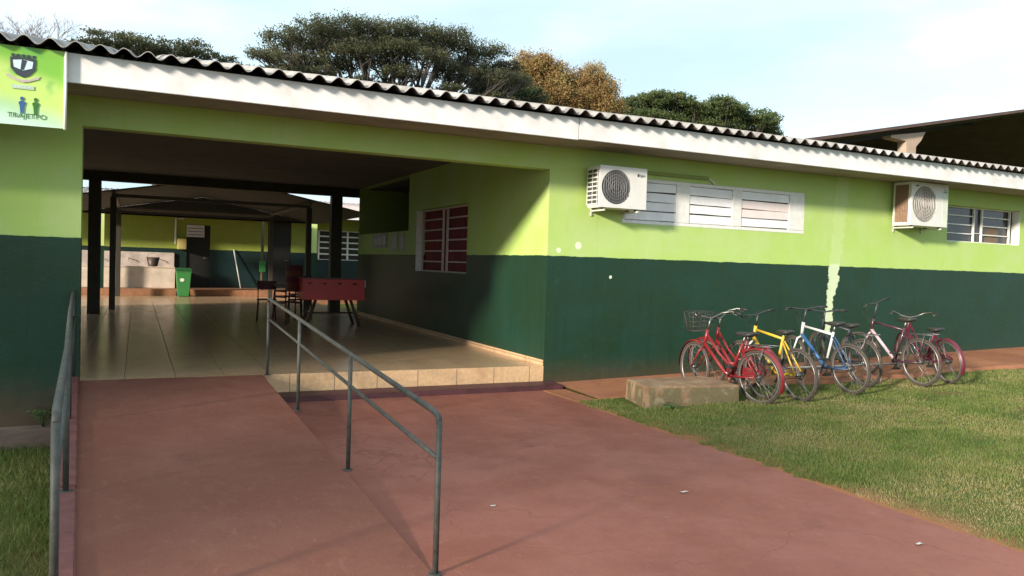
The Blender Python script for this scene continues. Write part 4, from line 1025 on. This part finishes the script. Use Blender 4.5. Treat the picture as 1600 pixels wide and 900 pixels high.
p = MB(); p.box(-18, 14, 41.4, 41.6, 0, 7.2); p.build('back_wall', mat('hall_wall', (.03, .025, .025), .8), sh)

# ------------------------------------------------------------------ trees
def tree(name, base, trunk_r, fork_z, pads, n_leaf, leaf, m_leaf, label, seed, bend=.25, gap=.0, cat='tree', group=None, twig=5, flatq=.5, lo_tint=0):
    rg = np.random.default_rng(seed); rd = random.Random(seed)
    e = empty(name, base, 0, label, cat, group); B = Vector(base)
    p = MB(); fk = Vector((0, 0, fork_z))
    p.tube([(0,0,-.3), (.1, 0, fork_z*.4), (-.05, .05, fork_z*.8), tuple(fk)], [trunk_r*1.3, trunk_r, trunk_r*.85, trunk_r*.8], 10)
    for (cx_, cy_, cz_, rx, ry, rz_) in pads:
        c = Vector((cx_, cy_, cz_)) - B; tgt = c + Vector((0, 0, -rz_*.5))
        m1 = fk.lerp(tgt, .45) + Vector((rd.uniform(-.4, .4), rd.uniform(-.4, .4), -.12*(tgt-fk).length))
        br = trunk_r*.32
        p.tube([fk, m1, tgt], [br, br*.65, br*.25], 6)
        for k in range(twig):
            a = rd.uniform(0, 2*PI); q = rd.uniform(.4, .95); tt = rd.uniform(.35, .9)
            s0 = m1.lerp(tgt, tt); e0 = c + Vector((rx*q*math.cos(a), ry*q*math.sin(a), rd.uniform(-.2, .5)*rz_))
            mid = s0.lerp(e0, .5) + Vector((0, 0, -.06*(e0-s0).length))
            p.tube([s0, mid, e0], [br*.30, br*.2, br*.07], 5)
            for w in range(3):
                e1 = e0 + Vector((rd.uniform(-.6, .6)*rx*.5, rd.uniform(-.6, .6)*ry*.5, rd.uniform(0, .6)*rz_)); p.tube([mid.lerp(e0, rd.uniform(.2, .9)), e1], [br*.12, br*.04], 4)
    p.build('trunk', M_BARK, e)
    vol = np.array([q[3]*q[4]*q[5]**.6 for q in pads]); cnt = (n_leaf*vol/vol.sum()).astype(int)
    C = []; T = []
    for (q, k) in zip(pads, cnt):
        # clumps inside each pad
        nc = max(6, int(k/70)); cc = rg.normal(size=(nc, 3)); cc /= np.linalg.norm(cc, axis=1)[:, None]; cc *= (rg.random(nc)**.45)[:, None]
        cc = cc*np.array(q[3:6]) + np.array(q[:3]); ct = rg.random(nc)
        idx = rg.integers(0, nc, k); sd = np.array([1, 1, flatq])*(.27*(q[3]*q[4]*q[5])**(1/3))
        C.append(cc[idx] + rg.normal(size=(k, 3))*sd*.75); T.append(np.clip(ct[idx]*.65 + rg.random(k)*.35 + lo_tint, 0, 1))
    C = np.concatenate(C) - np.array(base); T = np.concatenate(T); n = len(C)
    a = rg.normal(size=(n, 3)); a /= np.linalg.norm(a, axis=1)[:, None]; b2 = np.cross(a, rg.normal(size=(n, 3))); b2 /= np.linalg.norm(b2, axis=1)[:, None]
    s_ = leaf*(.6 + .8*rg.random(n))[:, None]
    V = np.stack([C - a*s_, C - b2*s_*.5, C + a*s_, C + b2*s_*.5], axis=1).reshape(-1, 3)
    raw_mesh('crown', V, 4, n, m_leaf, T, e)
    return e
G1 = leaf_material('leaves_olive', [(.060, .066, .040), (.088, .096, .050), (.12, .125, .062), (.16, .15, .085)], .5)
G2 = leaf_material('leaves_green', [(.060, .080, .034), (.090, .12, .044), (.13, .165, .058), (.18, .21, .085)], .5)
G3 = leaf_material('leaves_autumn', [(.16, .10, .04), (.31, .19, .08), (.40, .26, .11), (.36, .28, .10), (.26, .27, .09)], .5)
G4 = leaf_material('leaves_dark', [(.030, .045, .024), (.045, .065, .030), (.065, .088, .036)], .45)
rdm = random.Random(11)
padsA = []
for (x, z, rx, rz) in ((2.6, 14.6, 1.6, .55), (4.6, 15.4, 1.8, .6), (7.0, 15.9, 2.2, .6), (9.6, 16.2, 2.2, .6), (12.0, 16.1, 2.2, .55), (14.4, 15.7, 1.9, .55), (16.1, 15.0, 1.2, .5),
                       (1.6, 13.3, 1.2, .45), (3.6, 13.9, 1.5, .5), (6.2, 14.6, 1.8, .5), (8.8, 14.9, 1.8, .5), (11.0, 14.5, 1.5, .45), (13.4, 14.5, 1.5, .45), (15.8, 13.9, 1.3, .5), 
                       (4.4, 12.9, 1.3, .35), (9.3, 13.4, 1.4, .35), (12.6, 13.1, 1.3, .35), (15.4, 12.8, 1.4, .5), (6.9, 13.1, 1.0, .3), (16.6, 13.3, .9, .5), (.9, 12.7, .8, .35), (17.0, 14.2, .9, .5), (16.9, 12.6, .8, .4), (2.2, 12.7, .9, .3), (0.2, 12.6, .6, .25)):
    for k in range(2): padsA.append((x + rdm.uniform(-.4, .4), 38 + (-1.6 + 3.4*k) + rdm.uniform(-.8, .8), z + rdm.uniform(-.2, .15), rx, rx*1.0, rz))
tree('umbrella_tree', (9.2, 38, 0), .75, 7.6, [(a, b_, c_ - .65, d_, e_, f_*.75) for a, b_, c_, d_, e_, f_ in padsA], 125000, .060, G1, 'tallest wide flat topped tree with bare limbs showing, left of the orange tree', 1, twig=6, flatq=.55)
padsB = []
for (x, z, rx, rz) in ((-7.8, 14.0, 1.3, .45), (-6.4, 14.5, 1.5, .5), (-4.4, 14.7, 1.7, .5), (-2.2, 14.6, 1.6, .5), (-.5, 14.1, 1.2, .45), (-5.4, 13.6, 1.4, .35), (-3.2, 13.6, 1.4, .35), (-1.2, 13.4, 1.2, .35), (.4, 13.6, .8, .3), (-8.4,13.2,1.1,.35)):
    for k in range(2): padsB.append((x + rdm.uniform(-.3, .3), 45 - 1.5 + 3*k, z + rdm.uniform(-.15, .15), rx, rx, rz))
tree('umbrella_tree', (-3.6, 45, 0), .6, 8.0, [(a, b_, c_ - .45, d_, e_, f_*.85) for a, b_, c_, d_, e_, f_ in padsB], 34000, .075, G1, 'lower flat topped tree between the bare twiggy tree and the tallest tree', 2, lo_tint=-.05)
padsD = [(x, y, z, r1, r1, r1*.75) for (x, y, z, r1) in ((17.2, 42, 14.6, 1.4), (18.9, 42, 14.5, 1.6), (20.2, 42, 13.2, 1.8), (16.6, 42, 13.0, 1.3), (18.2, 43, 12.6, 1.8), (20.8, 42, 12.0, 1.6), (16.2, 43, 11.6, 1.6), (19.2, 42, 11.2, 2))]
tree('dense_tree', (18.5, 42.5, 0), .5, 7.5, padsD, 44000, .09, G4, 'dense dark green tree tucked between the umbrella tree and the orange tree', 3)
padsE = [(x, y, z, r1, r1, r1*.9) for (x, y, z, r1) in ((22.2, 46, 17.0, 1.25), (23.8, 46, 17.4, 1.2), (25.2, 46, 16.6, 1.3), (22.4, 46, 15.3, 1.5), (24.6, 45.5, 15.4, 1.5), (28.3, 46, 17.0, 1.25), (29.6, 46, 16.2, 1.2), (27.2, 46, 16.1, 1.2), (28.6, 45.5, 15.2, 1.5), (30.2, 46, 14.7, 1.2), (26.4, 45.5, 14.7, 1.4), (23.2, 46, 13.9, 1.5), (28.0, 46, 13.6, 1.7), (30.2, 46, 13.5, 1.2), (25.4, 46, 13.2, 1.6))]
tree('autumn_tree', (26, 46, 0), .55, 8.0, padsE, 90000, .085, G3, 'rounded tree with rust orange foliage and two domes above the middle of the roof', 4, flatq=.9)
padsF = []
for (x, z, rx) in ((38.4, 18.0, 1.7), (41.0, 18.7, 2.0), (43.6, 18.9, 1.8), (46.4, 18.4, 1.6), (48.9, 18.9, 1.9), (51.6, 18.7, 2.0), (54.0, 18.1, 1.8), (56.2, 17.2, 1.6), (57.8, 16.2, 1.4),
                   (39.6, 16.8, 2.0), (43.0, 17.0, 2.1), (46.6, 16.8, 2.1), (50.2, 17.0, 2.1), (53.6, 16.6, 2.0), (41, 15.6, 2), (45, 15.4, 2), (49, 15.6, 2), (53, 15.4, 2), (56.5, 15.6, 1.6), (45.2, 18.4, 1.6), (52.9, 17.6, 1.8), (57.6, 15.2, 1.5), (47.6, 17.8, 1.6), (58.6, 15.6, 1.1)):
    padsF.append((x, 55 + rdm.uniform(-1.2, 1.2), z, rx, rx, rx*.42))
tree('spreading_tree', (48, 55, 0), .8, 9.0, [(a, b_, c_-.4, d_, e_, f_*1.15) for a, b_, c_, d_, e_, f_ in padsF], 120000, .11, G2, 'broad low green tree with two humped crowns to the right of the orange tree', 5, flatq=.5)
# bare tree at far left
rd = random.Random(5); p = MB()
def twigs(p0, d, L, r_, lev):
    p1 = p0 + d*L; p.tube([p0, p0.lerp(p1, .5) + Vector((rd.uniform(-.05, .05), 0, rd.uniform(-.05, .05)))*L, p1], [r_, r_*.8, r_*.6], 5 if lev > 2 else 4)
    if lev <= 0: return
    for k in range(3 if lev > 1 else 4):
        ax_ = Vector((rd.uniform(-1, 1), rd.uniform(-1, 1), rd.uniform(-.15, .8))).normalized(); twigs(p0.lerp(p1, rd.uniform(.6, 1)), (d*.75 + ax_*.75).normalized(), L*rd.uniform(.58, .8), r_*.55, lev-1)
bt = empty('bare_tree', (-12.6, 60, 0), 0, 'pale leafless twiggy tree above the banner at the far left', 'tree')
p.tube([(0,0,-.3), (.1,0,5), (0,0,13.4)], [.35, .3, .24], 8)
for q in ((-.7, 0, .8), (-.25, .2, 1), (.3, 0, 1), (.75, -.1, .8), (.1, .3, 1.2)): twigs(Vector((0,0,13.2)), Vector(q).normalized(), 2.6, .13, 5)
p.build('trunk', mat('pale_bark', (.20, .16, .16), .9, .2, 3), bt)

# trees standing out of frame to the left behind the photographer; they shade the left part of the porch
SH1 = []
for q, z in ((-2.0, 5.9), (-2.6, 5.9)): SH1.append((-20.9 - .414*q, -10.45 + .911*q, z, .7, .7, .6))
for k in range(8):
    q = -1.2 + .62*k; SH1.append((-20.9 - .414*q, -10.45 + .911*q, 4.85 + (.35 if k % 2 else -.35), .8, .8, .8))
for (q, z) in ((2.6, 5.6), (3.6, 6.6), (4.6, 7.6), (3.4, 8.2), (5.2, 6.0), (4.4, 9.0), (5.8, 8.0)): SH1.append((-21.4 - .414*q, -10.4 + .911*q, z, 1.0, 1.0, .8))
tree('shade_tree', (-21.4, -9.0, -.25), .14, 2.6, SH1, 10500, .16, G2, 'leafy tree on the lawn outside the left of the view', 8)
SH2 = []
for k in range(7):
    q = -.5 + .3*k; SH2.append((-17.7 + .5*q, -11.9 - 1.1*q, 5.4 - .73*q, .34, .34, .20))
tree('shade_tree', (-17.6, -12.9, -.25), .05, 3.2, SH2, 1900, .11, G2, 'smaller leafy tree on the lawn behind the left of the view', 9)

# ------------------------------------------------------------------ grass
GR = leaf_material('grass_blades', [(.075, .118, .025), (.115, .165, .038), (.165, .20, .055), (.28, .25, .105), (.46, .37, .19)], .3)
def grass(name, n, region, zf, h0, h1, seed, keep, dry):
    rg = np.random.default_rng(seed); x0, x1, y0, y1 = region
    camx, camy = -4.9, -9.1
    # more blades close to the camera
    u = rg.random((n*3, 2)); x = x0 + (x1-x0)*u[:, 0]; y = y0 + (y1-y0)*u[:, 1]
    d = np.hypot(x-camx, y-camy); pr = np.clip((5.0/np.maximum(d, 3))**1.2, .12, 1); m = (rg.random(n*3) < pr) & keep(x, y)
    x = x[m][:n]; y = y[m][:n]; d = d[m][:n]; k = len(x)
    nz = np.array([1.25*noise.noise(Vector((a*.55, b*.8, 1))) + .6*noise.noise(Vector((a*2.3, b*2.6, 3))) + .35*noise.noise(Vector((a*7, b*7, 5))) for a, b in zip(x, y)])
    z = zf(x, y); wd = .0023*(.6 + d/6); tuft = np.array([noise.noise(Vector((a*5, b*5, 7))) for a, b in zip(x, y)]); h = (h0 + (h1-h0)*rg.random(k)) * (1 - .45*np.clip(nz*1.5, 0, 1)) * (1 + 1.5*np.clip(tuft-.18, 0, .5)); nz = nz - .5*np.clip(tuft-.18, 0, .5)
    a = rg.random(k)*2*PI; ln = (rg.random(k)*.9 + .2)*h
    b = rg.random(k)*2*PI
    bx, by = np.cos(a)*wd, np.sin(a)*wd
    tx, ty = np.cos(b)*ln, np.sin(b)*ln
    V = np.stack([np.stack([x-bx, y-by, z-.01], 1), np.stack([x+bx, y+by, z-.01], 1), np.stack([x+tx, y+ty, z+h], 1)], 1).reshape(-1, 3)
    tint = np.clip(dry + .42*nz + .25*(rg.random(k)-.5) + .18*(rg.random(k) < .12), 0, 1)
    o = raw_mesh(name, V, 3, k, GR, tint); o['kind'] = 'stuff'; o['label'] = None
    del o['label']
    return o
def zr_(x, y):
    z = np.minimum(.0255*np.maximum(0, x), .30)
    return z + np.array([.018*noise.noise(Vector((a*.9, b*.9, 0))) for a, b in zip(x, y)])
def keep_r(x, y):
    e1 = np.array([edge_wobble(b, 5) for b in y]); e2 = -.19 + e1 + np.where(y > -6, -.006*(y+1.4), .027) + .11*np.array([noise.noise(Vector((b*2.3, 8, 0))) + .6*noise.noise(Vector((b*9, 8, 4))) for b in y])
    top = np.array([-1.15 - .12*noise.noise(Vector((a*1.2, 0, 4))) - .25*min(1, max(0, a-2)/3) for a in x]) - .02
    blk = (x > .30) & (x < 1.72) & (y > -2.03 + 0) & (y < -1.1) & (y > -1.78 - .165*(x-.36))
    bare = np.array([noise.noise(Vector((a*1.7, b*1.7, 9))) for a, b in zip(x, y)]) > .36
    front = (y < -1.95 + .0*x) | (x > 2.0)
    return (x > e2) & (y < top) & ~blk & ~(bare & (np.hypot(x, y+3) > 0) & (np.random.default_rng(1).random(len(x)) < .8))
grass('grass', 270000, (-.25, 12.5, -8.0, -1.0), zr_, .012, .036, 21, keep_r, .47)
grass('grass', 60000, (-8.2, -5.30, -6.5, -.70), lambda x, y: -.25 + np.zeros_like(x), .03, .085, 22, lambda x, y: (x < -5.50 - .055*y), .42)

# weed at the foot of the left wall, weeds by the block
def weed(loc, n, h, label, seed, rad=.10):
    rd = random.Random(seed); p = MB()
    for k in range(n):
        a = rd.uniform(0, 2*PI); L = rd.uniform(.5, 1)*h; ex = Vector((math.cos(a)*rad*rd.uniform(.2, 1), math.sin(a)*rad*rd.uniform(.2, 1), L))
        s_ = rd.uniform(.025, .045); sd = Vector((-math.sin(a), math.cos(a), 0))*s_*.45; dr = Vector((math.cos(a), math.sin(a), -.3))*s_*1.4
        p.add([ex, ex+dr*.5+sd, ex+dr, ex+dr*.5-sd], [(0,1,2,3)]); st_ = ex*.1
        if k % 3 == 0: p.tube([(0,0,-.01), tuple(ex*.5), tuple(ex)], .002, 4)
    o = p.build('weed', mat('weed_green', (.05, .11, .025), .6, .4, 30), loc=loc); return tag(o, label, 'weed')
weed((-5.72, -.10, -.165), 60, .20, 'leafy green weed at the foot of the left dark green wall', 1, .14)
weed((.62, -1.93, .01), 30, .07, 'small weed with yellowish leaves against the front of the concrete block', 2, .08)

# litter
for (x, y, s_, lab, sd) in ((-1.33, -4.66, .03, 'small crumpled white scrap in the middle of the maroon path', 1), (-.66, -6.03, .025, 'tiny white scrap on the maroon path near its grass edge', 2), (-2.76, -4.48, .018, 'tiny pale scrap on the path close to the ramp rail', 3)):
    rd = random.Random(sd); p = MB(); n = 5; vs = [(rd.uniform(-.2, .2)*s_ + (i/n-.5)*2*s_, (j/n-.5)*s_, .004 + rd.uniform(0, .22)*s_) for i in range(n+1) for j in range(n+1)]
    p.add(vs, [(i*(n+1)+j, i*(n+1)+j+1, (i+1)*(n+1)+j+1, (i+1)*(n+1)+j) for i in range(n) for j in range(n)])
    tag(p.build('paper_scrap', mat('scrap_white', (.50, .45, .40), .7), loc=(x, y, .002)), lab, 'litter')
